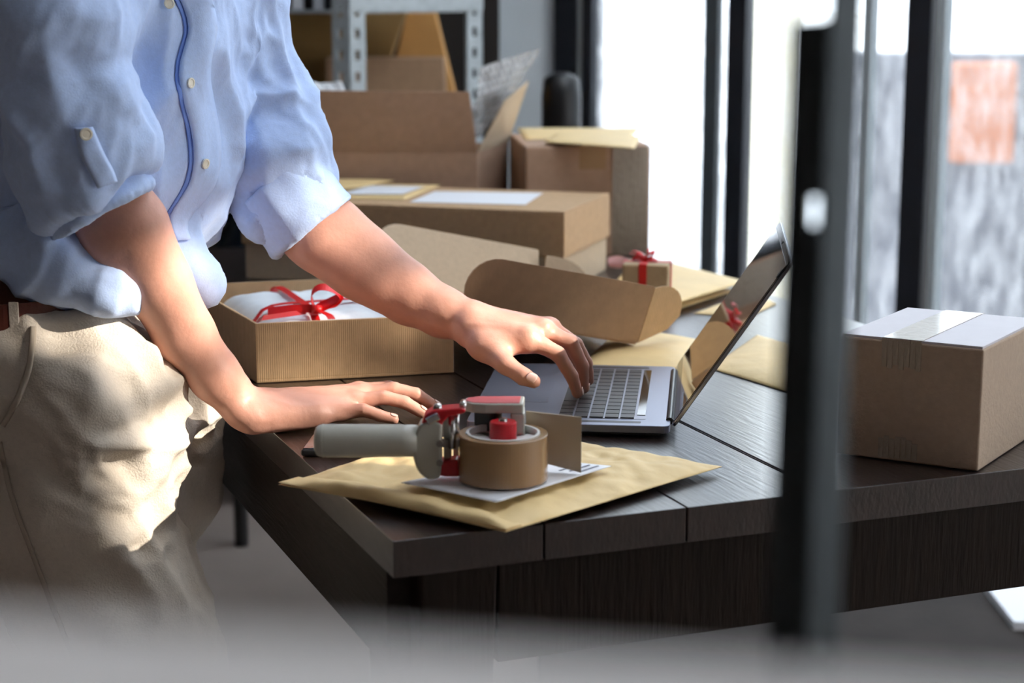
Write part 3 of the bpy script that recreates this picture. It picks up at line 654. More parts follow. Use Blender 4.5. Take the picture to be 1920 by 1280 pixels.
# frame plates and rollers between guard and roll
m = MB()
for (x0, x1, y0, y1, dy) in ((832, 846, 778, 872, .006), (850, 859, 775, 880, .02)):
    a_ = gpt(x0, y1, dy); b_ = gpt(x1, y0, dy); m.abox(a_.x, b_.x, a_.y, a_.y+.004, a_.z, b_.z)
m.obj('frame_plate', gun_grey, gun, bevel=.0008)
m = MB(); 
for (x, y0, y1, r_) in ((824, 820, 885, .003), (848, 778, 840, .004), (856, 772, 812, .0032)):
    m.tube([gpt(x, y1, -.002), gpt(x, y0, -.002)], r_, 12)
m.obj('guide_roller', steel, gun, smooth=True)
for (x, y) in ((824, 832), (824, 868)):
    p = gpt(x, y, -.016); MB().tube([p, p+V((0, .006, 0))], .0035, 12).obj('screw', steel_dark, gun)
m = MB(); a_ = gpt(830, 830, .004); m.box(a_+V((.018, 0, 0)), (1, 0, 0), (0, 1, 0), Z, .022, .003, .004); m.obj('cross_bar', steel_dark, gun)
out = [gpt(806, 888, -.004), gpt(822, 866, -.004), gpt(858, 862, -.004), gpt(861, 894, -.004), gpt(835, 894, -.004)]
MB().prism(out, (0, .022, 0)).obj('lower_clamp', gun_red, gun, bevel=.002)
# upper arm with red sticker reaching over to the blade plate
AZ_ = gpt(985, 752, .04).z
ax0 = gpt(868, 752, .04); ax1 = gpt(984, 752, .04)
y0_, y1_ = ax0.y-.022, ax0.y+.016
sd = [(ax0.x+.0, y0_+.014), (ax0.x+.010, y0_+.003), (ax0.x+.024, y0_), (ax1.x-.002, y0_), (ax1.x, y1_), (ax0.x+.016, y1_), (ax0.x+.003, y1_-.008)]
MB().prism([V((x, y, AZ_-.008)) for x, y in sd], (0, 0, .010)).obj('upper_arm', gun_grey, gun, bevel=.0015)
cxm = sum(x for x, y in sd)/len(sd); cym = sum(y for x, y in sd)/len(sd)
MB().prism([V((cxm+(x-cxm)*.9, cym+(y-cym)*.8, AZ_+.0021)) for x, y in sd], (0, 0, .0006)).obj('red_sticker', gun_redlab, gun)
m = MB(); m.abox(ax1.x-.015, ax1.x, y0_+.001, y1_, GZ+.02, AZ_-.0085); m.abox(ax1.x-.030, ax1.x-.024, y1_-.012, y1_, GZ+HT+.003, AZ_-.0085)
m.obj('arm_bracket', gun_grey, gun, bevel=.0015)
MB().abox(ax0.x+.012, ax1.x-.030, y0_+.018, y1_-.002, AZ_-.033, AZ_-.0085).obj('roller_housing', blackp, gun)
# blade plate
a_ = gpt(986, 872, .045); b_ = gpt(1089, 782, .045)
bl = [V((a_.x, a_.y, GZ+.010)), V((b_.x, a_.y-.02, GZ-.0005)), V((b_.x, a_.y-.02, ay(1089, 782, a_.y-.02).z)), V((a_.x, a_.y, ay(986, 770, a_.y).z))]
MB().prism(bl, (0, .002, 0)).obj('wiper_plate', beige_plate, gun, bevel=.0005)

#SPLIT
# ------------------------------------------------------------------ background shelving
def perf_angle(m, c, ux, uy, wdt, t, z0, z1, pitch, hw, hh, zoff=0):
    """L-section upright with slots; c = fold line, ux/uy = flange directions"""
    for u, o in ((V(ux), V(uy)), (V(uy), V(ux))):
        z = z0; hc = z0+zoff
        mid = wdt*.52
        def bx_(u0, u1, za, zb):
            if zb-za < 1e-5: return
            q = [c+u*u0, c+u*u1, c+u*u1+o*t, c+u*u0+o*t]
            m.hexa([flat(p, za) for p in q], [flat(p, zb) for p in q])
        bx_(0, mid-hw, z0, z1); bx_(mid+hw, wdt, z0, z1)
        while hc < z1:
            bx_(mid-hw, mid+hw, z, min(max(z, hc-hh), z1)); z = hc+hh; hc += pitch
        if z < z1: bx_(mid-hw, mid+hw, z, z1)
    return m
sy = 4.35
cA = flat(ay(655, 90, sy), 0); cB = flat(ay(905, 90, sy+.18), 0)
sdv = (cB-cA); slen = sdv.length; sdv.normalize(); lw = V((-sdv.y, sdv.x, 0))
longv = V((-.97, .24, 0)).normalized()
rack = thing('shelving_rack', 'grey galvanised slotted-angle shelving rack against the back wall', 'shelf', cA)
RZ = 2.1
for (c_, u1, u2) in ((cA-longv*.0, longv, sdv), (cB, longv, -sdv), (cA+longv*1.3, -longv, sdv), (cB+longv*1.3, -longv, -sdv)):
    perf_angle(MB(), c_ if True else c_, u1, u2, .042, .003, 0, RZ, .05, .006, .011, .02).obj('upright', galv, rack)
# widen the visible end uprights toward the viewer
shz = [az(655, 20, 1).z]
topz = ay(780, 21, sy+.05).z
for zt in (topz, .55, .12, 1.75):
    c_ = cA; q = [c_, c_+longv*1.3, c_+longv*1.3+sdv*slen, c_+sdv*slen]
    q = inset(q, .005)
    MB().hexa([flat(p, zt-.004) for p in q], [flat(p, zt+.0) for p in q]).obj('shelf_board', galv, rack)
    m = MB()
    for (p, u, L) in ((cA, sdv, slen), (cA, longv, 1.3)):
        o_ = (-lw if False else V((u.y, -u.x, 0)))
        if o_.y > 0: o_ = -o_
        q = [p+o_*.0005, p+u*L+o_*.0005, p+u*L+o_*.003, p+o_*.003]; m.hexa([flat(x, zt+.001 if u is sdv else zt-.004) for x in q], [flat(x, zt+.06 if u is sdv else zt+.003) for x in q])
    m.obj('shelf_rail', galv, rack)
# contents behind/through the rack: boxes
def slab(name, pts, y, depth, mm, lab, cat, tilt=0):
    q = [ay(px, py, y) for px, py in pts]; o = MB().prism(q, (0, depth, 0)).obj(name, mm, None, bevel=.003); return tag(o, lab, cat)
slab('tilted_carton', [(497, 24), (640, 24), (760, 24), (705, 190), (535, 190)], 4.62, .10, kraft_olive, 'large olive brown carton leaning inside the shelving rack', 'box')
slab('tilted_carton', [(762, 24), (815, 24), (856, 190), (724, 190)], 4.72, .12, kraft_orange, 'orange brown carton leaning behind the olive one in the rack', 'box')
slab('small_carton', [(610, 109), (832, 109), (836, 200), (612, 200)], 4.50, .10, kraft_dull, 'plain beige carton low in the shelving rack behind the flap box', 'box')
x = 474; i = 0
while x < 628:
    wdt = [20, 14, 24, 16, 22, 18, 20][i % 7]; y_ = 4.44
    a_ = ay(x, 19, y_); b_ = ay(x+wdt-2, 19, y_)
    wht = i % 2 == 0
    bt = thing('ring_binder', ['white', 'black'][i % 2] + ' ring binder standing %s on the top shelf of the rack' % ['beside the shirt collar side', 'next along', 'third along', 'fourth along', 'fifth along', 'sixth along', 'seventh along', 'eighth along', 'ninth along'][i], 'binder', flat(a_, topz+.001), 'ring binders on the rack shelf')
    bt['label'] = ['white', 'black'][i % 2] + ' ring binder, %s from the left in the row on the rack shelf' % ['first', 'second', 'third', 'fourth', 'fifth', 'sixth', 'seventh', 'eighth', 'ninth'][i]
    MB().abox(a_.x, b_.x, y_, y_+.2, topz+.003, topz+.30).obj('cover', white_paper if wht else blackp, bt, bevel=.002)
    MB().abox(a_.x+(b_.x-a_.x)*.25, b_.x-(b_.x-a_.x)*.25, y_-.001, y_+.0005, topz+.12, topz+.24).obj('spine_label', white_paper, bt)
    x += wdt; i += 1
# dark partition behind the rack
tag(MB().abox(cA.x-1.4, ay(936, 100, 5.0).x, 5.02, 5.12, 0, 2.4).obj('dark_panel', mat('dark_backing', (30, 25, 22), .8)), 'dark panel standing behind the shelving rack', 'panel')
a_ = ay(1052, 200, 4.9)
# dark rounded thing at window foot
sp2 = ay(1052, 270, 4.75); 
tag(MB().lathe(flat(sp2, 0), [(.05, 0), (.05, 1.0), (.045, 1.045), (.02, 1.06)], 24).obj('black_bollard', blackp, smooth=True), 'black rounded post standing at the foot of the window frame', 'post')

# ------------------------------------------------------------------ dark chair behind table on the left
fl_ = az(453, 1022, 0); cy_ = fl_.y
ch = thing('swivel_stool', 'black tubular stool standing beyond the table, seen between the shirt and sleeve', 'stool', fl_)
MB().tube([ay(395, 545, cy_), ay(432, 470, cy_), ay(480, 395, cy_), ay(520, 340, cy_)], .034, 16).obj('back_frame', darkblue, ch, smooth=True)
MB().tube([ay(330, 500, cy_), ay(385, 440, cy_), ay(425, 402, cy_), ay(470, 360, cy_)], .016, 12).obj('back_frame', darkblue, ch, smooth=True)
MB().lathe(flat(fl_, .0), [(.016, 0), (.016, .62), (.15, .63), (.16, .65), (.15, .68), (.01, .69)], 28).obj('seat', blackp, ch)
MB().tube([flat(fl_, .66), ay(395, 545, cy_)], .02, 10).obj('seat_bracket', darkblue, ch, smooth=True)
MB().tube([flat(fl_, .66), ay(330, 500, cy_)], .014, 10).obj('seat_bracket', darkblue, ch, smooth=True)
fs_ = az(35, 1130, 0)
tag(MB().tube([fs_+V((-.12, 0, .03)), fs_+V((-.08, 0, .035)), fs_+V((0, 0, .035)), fs_+V((.035, 0, .02))], [.02, .034, .032, .018], 16).obj('white_slipper', shoem, smooth=True), 'white soft shoe lying on the floor behind the trousers', 'shoe')
tag(MB().abox(.05, 2.3, 2.9, 4.25, .001, .012).obj('floor_rug', mat('dark_rug', (46, 38, 34), .95, var=.3, vscale=6, bump=.4, bscale=60), bevel=.004), 'dark brown rug on the floor under the right end of the table', 'rug')
wp = az(1912, 1165, .02)
tag(MB().abox(wp.x-.02, wp.x+.25, wp.y-.03, wp.y+.2, .0125, .03).obj('paper_stack', white_paper), 'white papers lying on the floor at the far right under the table', 'paper')

# ------------------------------------------------------------------ foreground shelving: post and rail
fy = .78
ct, cb = ay(1562, -60, fy), ay(1506, 1330, fy-.06)
cb = ct+(cb-ct)*(ct.z/(ct.z-cb.z)); ct = ct+(ct-cb)*.35
post = MB(); n0 = len(post.v)
perf_angle(post, V((0, 0, 0)), V((-.80, .60, 0)), V((.84, .54, 0)), .0185, .0018, 0, 1, .105, .0045, .0085, .0)
LP = (ct-cb).length; post = MB()
zz = (ay(1533, 395, fy-.02)-cb).length
def l_post(m, zt, flip):
    pass
ua, ub = V((-.80, .60, 0)), V((.84, .54, 0)); WF = .0185
zl = (ay(1536, 36, fy)-cb).length
for (u, o, ztop) in ((ua, ub, zl), (ub, ua, LP)):
    mid, hw, hh = .0048, .0021, .0056; holes = [zz] if u is ua else [zz-.155, zz-.05]
    def bx2(u0, u1, za, zb):
        q = [u*u0, u*u1, u*u1+o*.0016, u*u0+o*.0016]; post.hexa([flat(p, za) for p in q], [flat(p, zb) for p in q])
    if u is ub: bx2(0, WF, 0, ztop); continue
    bx2(0, mid-hw, 0, ztop); bx2(mid+hw, WF, 0, ztop); z_ = 0
    for h in sorted(holes):
        if h-hh > z_: bx2(mid-hw, mid+hw, z_, h-hh)
        z_ = h+hh
    bx2(mid-hw, mid+hw, z_, ztop)
qm = (ct-cb).normalized().to_track_quat('Z', 'Y'); 
MT = Matrix.Translation(cb) @ V((0, 0, 1)).rotation_difference((ct-cb).normalized()).to_matrix().to_4x4()
post.v = [MT @ V(p) for p in post.v]
tag(post.obj('slotted_post', galv_dark), 'out-of-focus dark slotted steel post standing close in front of the table', 'post')
m = MB(); a_, b_ = ay(-260, 1122, .285), ay(2150, 1290, .275)
m.hexa([a_-Z*.025, a_-Z*.025+V((0, -.17, 0)), b_-Z*.025+V((0, -.17, 0)), b_-Z*.025], [a_, a_+V((0, -.17, 0)), b_+V((0, -.17, 0)), b_])
tag(m.obj('grey_shelf_edge', greyboard, bevel=.004), 'very blurred grey shelf edge running along the bottom, closest to the viewer', 'shelf')
# ------------------------------------------------------------------ implicit surfaces for the person
class SDF:
    def __init__(s, lo, hi, h):
        s.lo = np.array(lo, float); s.h = h; s.n = np.ceil((np.array(hi)-s.lo)/h).astype(int)+1
        s.g = np.full(s.n, .06, np.float32)
    def _reg(s, lo, hi):
        i0 = np.clip(np.floor((lo-s.lo)/s.h).astype(int), 0, s.n); i1 = np.clip(np.ceil((hi-s.lo)/s.h).astype(int)+1, 0, s.n)
        sl = tuple(slice(a, b) for a, b in zip(i0, i1))
        ax = [s.lo[k]+s.h*np.arange(i0[k], i1[k]) for k in range(3)]
        return sl, np.meshgrid(*ax, indexing='ij', sparse=True)
    def add(s, fn, lo, hi, k=.0, sub=False):
        mg = k+.02; sl, P = s._reg(np.array(lo)-mg, np.array(hi)+mg)
        if any(x.stop <= x.start for x in sl): return
        d = fn(P).astype(np.float32); g = s.g[sl]
        if sub:
            d = -d
            if k: h_ = np.clip(.5-.5*(g-d)/k, 0, 1); s.g[sl] = g*(1-h_)+d*h_+k*h_*(1-h_)
            else: s.g[sl] = np.maximum(g, d)
        elif k:
            h_ = np.clip(.5+.5*(g-d)/k, 0, 1); s.g[sl] = g*(1-h_)+d*h_-k*h_*(1-h_)
        else: s.g[sl] = np.minimum(g, d)
    def cone(s, a, b, ra, rb, k=0, ani=None, sub=False):
        """round cone; ani=(unit axis, factor<1 stretches that axis)"""
        a = np.array(a, float); b = np.array(b, float); n = None
        if ani is not None: n = np.array(ani[0], float); n /= np.linalg.norm(n); f = ani[1]
        A = a; B = b; e = 1
        if n is not None: B = a+(b-a)+(f-1)*np.dot(b-a, n)*n; e = max(1, 1/f)
        ab_ = B-A; L2 = max(np.dot(ab_, ab_), 1e-12)
        def fn(P):
            x, y, z = P[0]-a[0], P[1]-a[1], P[2]-a[2]
            if n is not None:
                q = (f-1)*(x*n[0]+y*n[1]+z*n[2]); x = x+q*n[0]; y = y+q*n[1]; z = z+q*n[2]
            t = np.clip((x*ab_[0]+y*ab_[1]+z*ab_[2])/L2, 0, 1)
            return np.sqrt((x-t*ab_[0])**2+(y-t*ab_[1])**2+(z-t*ab_[2])**2)-(ra+(rb-ra)*t)
        r = max(ra, rb)*e; s.add(fn, np.minimum(a, b)-r, np.maximum(a, b)+r, k, sub)
    def chain(s, pts, rs, k=0, ani=None, sub=False):
        for i in range(len(pts)-1): s.cone(pts[i], pts[i+1], rs[i], rs[i+1], k, ani, sub)
    def ell(s, c, axes, r, k=0, sub=False):
        c = np.array(c, float); A = [np.array(a, float)/np.linalg.norm(a) for a in axes]
        def fn(P):
            x, y, z = P[0]-c[0], P[1]-c[1], P[2]-c[2]
            q = [(x*a[0]+y*a[1]+z*a[2])/rr for a, rr in zip(A, r)]
            k0 = np.sqrt(q[0]**2+q[1]**2+q[2]**2); k1 = np.sqrt((q[0]/r[0])**2+(q[1]/r[1])**2+(q[2]/r[2])**2)+1e-9
            return k0*(k0-1)/k1
        m = max(r); s.add(fn, c-m, c+m, k, sub)
    def cut(s, p, n):   # remove the side n points to
        p = np.array(p, float); n = np.array(n, float); n /= np.linalg.norm(n)
        ax = [s.lo[k]+s.h*np.arange(s.n[k]) for k in range(3)]; P = np.meshgrid(*ax, indexing='ij', sparse=True)
        d = ((P[0]-p[0])*n[0]+(P[1]-p[1])*n[1]+(P[2]-p[2])*n[2]).astype(np.float32); s.g = np.maximum(s.g, d)
    def mesh(s):
        g = s.g; ins = g < 0; nx, ny, nz = g.shape
        cnt = np.zeros((nx-1, ny-1, nz-1), np.uint8)
        for dx in (0, 1):
            for dy in (0, 1):
                for dz in (0, 1): cnt += ins[dx:nx-1+dx, dy:ny-1+dy, dz:nz-1+dz]
        act = np.argwhere((cnt > 0) & (cnt < 8)); idx = np.full(cnt.shape, -1, np.int32)
        idx[act[:, 0], act[:, 1], act[:, 2]] = np.arange(len(act))
        co = np.array([(a, b, c) for a in (0, 1) for b in (0, 1) for c in (0, 1)])
        vals = np.stack([g[act[:, 0]+c[0], act[:, 1]+c[1], act[:, 2]+c[2]] for c in co], 1)
        acc = np.zeros((len(act), 3)); m = np.zeros(len(act))
        for i in range(8):
            for j in range(i+1, 8):
                if np.abs(co[i]-co[j]).sum() != 1: continue
                x = (vals[:, i] < 0) != (vals[:, j] < 0); den = vals[:, i]-vals[:, j]; den = np.where(np.abs(den) < 1e-12, 1, den); t = vals[:, i]/den
                p = co[i]+t[:, None]*(co[j]-co[i]); acc += np.where(x[:, None], p, 0); m += x
        v = s.lo + s.h*(act + acc/m[:, None]); F_ = []
        for axn in range(3):
            sh1 = [slice(None)]*3; sh2 = [slice(None)]*3; sh1[axn] = slice(0, -1); sh2[axn] = slice(1, None)
            a_ = ins[tuple(sh1)]; b_ = ins[tuple(sh2)]; e = np.argwhere(a_ != b_)
            o1, o2 = (axn+1) % 3, (axn+2) % 3
            ok = (e[:, o1] > 0) & (e[:, o2] > 0) & (e[:, o1] < g.shape[o1]-1) & (e[:, o2] < g.shape[o2]-1); e = e[ok]
            def q(da, db):
                c = e.copy(); c[:, o1] -= da; c[:, o2] -= db; return idx[c[:, 0], c[:, 1], c[:, 2]]
            f = np.stack([q(1, 1), q(0, 1), q(0, 0), q(1, 0)], 1); fl = ~a_[e[:, 0], e[:, 1], e[:, 2]]
            f[fl] = f[fl][:, ::-1]; F_.append(f)
        return v, np.concatenate(F_)
def sdf_object(name, v, f, m, parent):
    me = bpy.data.meshes.new(name); me.vertices.add(len(v)); me.vertices.foreach_set('co', v.astype(np.float32).ravel())
    me.loops.add(f.size); me.loops.foreach_set('vertex_index', f.astype(np.int32).ravel())
    me.polygons.add(len(f)); me.polygons.foreach_set('loop_start', np.arange(0, f.size, 4, dtype=np.int32)); me.polygons.foreach_set('loop_total', np.full(len(f), 4, np.int32))
    me.update(calc_edges=True); me.validate(); me.polygons.foreach_set('use_smooth', [True]*len(me.polygons)); me.materials.append(m)
    o = bpy.data.objects.new(name, me); C.objects.link(o); o.parent = parent; return o
def relax(v, f, it, lam=.5):
    e = np.concatenate([f[:, [0, 1]], f[:, [1, 2]], f[:, [2, 3]], f[:, [3, 0]]]); e = np.concatenate([e, e[:, ::-1]])
    deg = np.bincount(e[:, 0], minlength=len(v)).astype(float)[:, None]; deg[deg == 0] = 1
    for _ in range(it):
        s = np.stack([np.bincount(e[:, 0], weights=v[e[:, 1], k], minlength=len(v)) for k in range(3)], 1)/deg
        v = v*(1-lam)+s*lam
    return v
def vnormals(v, f):
    n = np.cross(v[f[:, 2]]-v[f[:, 0]], v[f[:, 3]]-v[f[:, 1]]); N = np.zeros_like(v)
    for c in range(4):
        for k in range(3): N[:, k] += np.bincount(f[:, c], weights=n[:, k], minlength=len(v))
    return N/(np.linalg.norm(N, axis=1)[:, None]+1e-12)
rng = np.random.RandomState(5)
_L = rng.rand(24, 24, 24)
def vnoise(p):      # smooth value noise, p: (n,3)
    i = np.floor(p).astype(int); t = p-i; t = t*t*(3-2*t); i %= 24; j = (i+1) % 24; r = 0
    for a in (0, 1):
        for b in (0, 1):
            for c in (0, 1):
                w_ = (t[:, 0] if a else 1-t[:, 0])*(t[:, 1] if b else 1-t[:, 1])*(t[:, 2] if c else 1-t[:, 2])
                r = r + w_*_L[(j if a else i)[:, 0], (j if b else i)[:, 1], (j if c else i)[:, 2]]
    return r*2-1
def folds(v, along, freq, stretch, seed):   # ridged noise elongated along a direction
    d = np.array(along, float); d /= np.linalg.norm(d); t = (v@d)[:, None]*d; p = (v-t)*freq+t*freq*stretch+seed
    p = p + .6*np.stack([vnoise(v*9+seed+k*7) for k in range(3)], 1)
    n = vnoise(p); return 1-2*np.abs(n)
def seg_w(v, a, b, r):   # weight near a segment
    a = np.array(a); b = np.array(b); ab_ = b-a; t = np.clip(((v-a)@ab_)/np.dot(ab_, ab_), 0, 1)
    return np.exp(-(np.linalg.norm(v-a-t[:, None]*ab_, axis=1)/r)**2)

# ------------------------------------------------------------------ pose
person = thing('person', 'standing person in a rolled-sleeve pale blue shirt and beige trousers, working at the laptop', 'person', (-.56, 2.2, 0))
PH = 25; fd = np.array([math.cos(R(PH)), -math.sin(R(PH)), 0]); ld = np.array([math.sin(R(PH)), math.cos(R(PH)), 0])
P_ = lambda x, y, d: np.array(ay(x, y, d))
RS, RE = P_(95, 0, 2.07), P_(228, 415, 2.08)
RW = P_(455, 762, 2.16)
LS, LE, LW = P_(412, -20, 2.40), P_(565, 405, 2.34), P_(872, 600, 2.28)
B = SDF((-1.0, 1.7, .0), (.25, 2.75, 1.85), .0032)
# trunk, neck and head (the head is above the picture)
hip = np.array([-.55, 2.23, .88]); chest = np.array([-.485, 2.285, 1.15]); neckb = np.array([-.44, 2.25, 1.36])
B.chain([hip, chest, neckb+[0, 0, -.06]], [.08, .085, .055], .03, ani=(ld, .62))
headc = neckb+np.array([.085, -.04, .20])
B.cone(neckb+[0, 0, -.05], headc-[.02, -.01, .03], .056, .052, .02)
hu = np.array([-.12, .05, 1.]); hu /= np.linalg.norm(hu); hf = fd+.14*np.array([0, 0, -1.]); hl = np.cross(hu, hf)
B.ell(headc, (hf, hl, hu), (.098, .076, .118), .02)
B.ell(headc+hf*.045-hu*.07, (hf, hl, hu), (.052, .050, .055), .02)
B.cone(headc+hf*.093+hu*.005, headc+hf*.112-hu*.034, .008, .013, .012)
for sg in (-1, 1):
    B.ell(headc+hl*sg*.076-hu*.01-hf*.005, (hf, hl, hu), (.018, .008, .030), .006)
    B.ell(headc+hf*.088+hl*sg*.03+hu*.006, (hf, hl, hu), (.012, .016, .010), .004, sub=True)
    B.ell(headc+hf*.082+hl*sg*.03+hu*.005, (hf, hl, hu), (.0125, .0125, .0125), .002)
B.ell(headc+hf*.092-hu*.062, (hf, hl, hu), (.010, .024, .006), .004)
B.ell(headc+hf*.092-hu*.072, (hf, hl, hu), (.010, .020, .006), .004)
# shoulders, upper arms
for s0, e0, nb in ((RS, RE, -1), (LS, LE, 1)):
    B.cone(neckb+[0, 0, -.06], s0+[0, 0, -.01], .05, .055, .03)
    B.chain([s0, e0], [.042, .040], .02)
# legs
KN, KF = P_(330, 1420, 2.10), P_(190, 1400, 2.32)
HN_, HF_ = np.array([-.58, 2.12, .85]), np.array([-.50, 2.32, .85])
AN, AF = np.array([-.38, 2.05, .08]), np.array([-.72, 2.34, .08])
for h_, k_, a_ in ((HN_, KN, AN), (HF_, KF, AF)): B.chain([h_, k_, (k_+a_)/2+[-.015, 0, .06], a_], [.075, .052, .05, .034], .02)
for a_ in (AN, AF): B.cone(a_+[0, 0, -.03], a_+[.12, -.04, -.05], .032, .02, .01)
# right forearm (planted) : muscle bellies, elbow, wrist
def fore(pts, rs, k=.012, ani=None): B.chain(pts, rs, k, ani)
A1, A2, A3, A4 = P_(236, 420, 2.085), P_(292, 530, 2.10), P_(345, 625, 2.12), P_(402, 703, 2.14)
fore([RE, A1, A2, A3, A4, RW], [.043, .0435, .0385, .0345, .0295, .0255])
B.cone(P_(190, 430, 2.07), P_(225, 510, 2.08), .027, .022, .02)          # elbow point
B.cone(P_(262, 430, 2.07), P_(345, 585, 2.10), .030, .017, .02)           # outer muscle
B.ell(P_(448, 775, 2.135), ((1, 0, 0), (0, 1, 0), (0, 0, 1)), (.014, .012, .013), .012)   # wrist bone
# planted hand: palm down, fingers to the right, thumb on the far side
def finger(pts, rs, k=.006, kn=1.09):
    pts = [np.array(p, float) for p in pts]; q = []; r = []
    for i in range(len(pts)-1):
        q += [pts[i], pts[i]*.5+pts[i+1]*.5]; r += [rs[i], (rs[i]+rs[i+1])/2*.94]
    q.append(pts[-1]); r.append(rs[-1])
    for i in range(len(q)-1): B.cone(q[i], q[i+1], r[i], r[i+1], k if i == 0 else .002)
T_ = TZ+.0036
RWp = RW
def onT(px, py, z): return np.array(az(px, py, z))
rk = [onT(618, 779, T_+.017), onT(632, 762, T_+.024), onT(640, 745, T_+.026), onT(645, 730, T_+.025)]     # MCPs pinky..index
rk[0] = np.array([-.207, 2.183, T_+.016]); rk[1] = np.array([-.193, 2.203, T_+.024]); rk[2] = np.array([-.187, 2.226, T_+.028]); rk[3] = np.array([-.192, 2.250, T_+.026])
base = np.array(RW)
for i, (k_, r0, r1) in enumerate(zip(rk, (.0135, .0142, .0145, .0145), (.0105, .0115, .012, .0115))):
    off = np.array([.018, (-.014, -.004, .007, .018)[i], (-.012, -.004, 0, -.004)[i]]); B.cone(base+off, k_, r0+.003, r1, .014)
B.cone(np.array([base[0]+.012, base[1]-.012, T_+.020]), np.array([base[0]+.085, 2.172, T_+.0165]), .0175, .0125, .014)     # heel / little finger side
B.cone(np.array([base[0]+.004, base[1]+.0, T_+.0245]), np.array([base[0]+.012, base[1], T_+.0245]), .021, .018, .012)
fl4 = [([.026, -.004, .004], [.047, -.006, -.003], [.064, -.007, -.007]), ([.036, 0, .006], [.061, 0, .000], [.083, -.001, -.013]),
       ([.040, .002, .007], [.068, .003, .000], [.092, .003, -.016]), ([.036, .006, .005], [.061, .009, -.002], [.082, .011, -.014])]
rr4 = [(.0098, .0082, .0076, .0066), (.0108, .0092, .0085, .0074), (.0112, .0096, .0088, .0077), (.0108, .0092, .0084, .0074)]
tips_r = []
for k_, ofs, r_ in zip(rk, fl4, rr4):
    pts = [k_]+[k_+np.array(o_) for o_ in ofs]
    for j, p in enumerate(pts): p[2] = max(p[2], T_+r_[j]*.93)
    finger(pts, r_); tips_r.append((pts[-2], pts[-1], r_[-1]))
for k_ in rk[1:]: B.ell(k_+[0, 0, .004], ((1, 0, 0), (0, 1, 0), (0, 0, 1)), (.011, .009, .009), .006)
tb0 = base+np.array([.035, .022, -.014]); tb1 = np.array([base[0]+.062, base[1]+.062, T_+.014]); tb2_ = np.array([base[0]+.098, base[1]+.078, T_+.0105]); tb3 = np.array([base[0]+.124, base[1]+.084, T_+.009])
B.cone(tb0, tb1, .017, .0125, .014); finger([tb1, tb2_, tb3], (.0115, .0098, .0082))
# left forearm (reaching)
C1, C2, C3, C4 = P_(590, 425, 2.335), P_(680, 497, 2.325), P_(768, 553, 2.31), P_(830, 585, 2.295)
fore([LE, C1, C2, C3, C4, LW], [.044, .0485, .0435, .0365, .0305, .0265])
B.cone(P_(600, 465, 2.31), P_(710, 540, 2.30), .030, .022, .02)
B.cone(P_(640, 425, 2.33), P_(760, 520, 2.31), .028, .018, .02)
# typing hand
lk = [P_(988, 632, 2.236), P_(1016, 618, 2.258), P_(1030, 614, 2.280), P_(1030, 618, 2.302)]     # index..little
for i, (k_, r0, r1) in enumerate(zip(lk, (.0165, .017, .0165, .0155), (.0128, .0128, .0118, .0108))):
    off = np.array([.012, (-.018, -.006, .006, .018)[i], (-.003, .002, .001, -.005)[i]]); B.cone(LW+off, k_, r0, r1, .014)
    B.ell(k_+[.001, 0, .004], ((1, 0, 0), (0, 1, 0), (0, 0, 1)), (.0105, .009, .009), .006)
LZk = TZ+.0155+.0018
tI = np.array(az(1080, 741, LZk+.0075)); tM = np.array(az(1094, 730, LZk+.0075)); tR = np.array(az(1101, 722, LZk+.010)); tL = np.array(az(1101, 708, LZk+.009))
tL[1] = min(tL[1], 2.335)
finger([lk[0], P_(1047, 664, 2.235), P_(1072, 705, 2.238), P_(1083, 737, 2.246)], (.0118, .0098, .0086, .0074))
finger([lk[1], P_(1070, 642, 2.262), P_(1092, 685, 2.268), P_(1094, 728, 2.276)], (.0118, .0098, .0086, .0075))
finger([lk[2], P_(1080, 645, 2.288), P_(1100, 680, 2.296), P_(1104, 713, 2.305)], (.0110, .0092, .0082, .0072))
finger([lk[3], P_(1066, 650, 2.312), P_(1086, 684, 2.324), P_(1094, 704, 2.334)], (.0098, .0080, .0072, .0064))
lt = [P_(902, 650, 2.235), P_(948, 683, 2.205), P_(982, 706, 2.190), P_(1001, 715, 2.184)]
B.cone(LW+[.010, -.018, -.012], lt[1], .0205, .0128, .016); B.cone(lt[0], P_(985, 645, 2.235), .014, .009, .018)
B.cone(lt[1], lt[2], .0118, .0108, .004); B.cone(lt[2], lt[3], .0112, .0088, .003)
bv, bf = B.mesh(); bv = relax(bv, bf, 2, .4); del B
# skin creases on elbow, wrist and knuckles
N_ = vnormals(bv, bf); d = np.zeros(len(bv))
d += .0007*folds(bv, (.6, 0, .8), 190, .25, 3)*seg_w(bv, P_(165, 430, 2.05), P_(215, 450, 2.05), .028)
d += .0005*folds(bv, (.5, -.3, -.8), 62, .12, 9)*(seg_w(bv, A2, RW, .05)+seg_w(bv, C3, LW, .05))*.8
d += .0012*folds(bv, (1, 0, -.1), 75, .15, 4)*(seg_w(bv, RW+[.03, 0, 0], rk[2], .05)+seg_w(bv, LW+[.03, 0, 0], lk[1], .05))
bv = bv+N_*d[:, None]
body = sdf_object('body', bv, bf, skin, person)
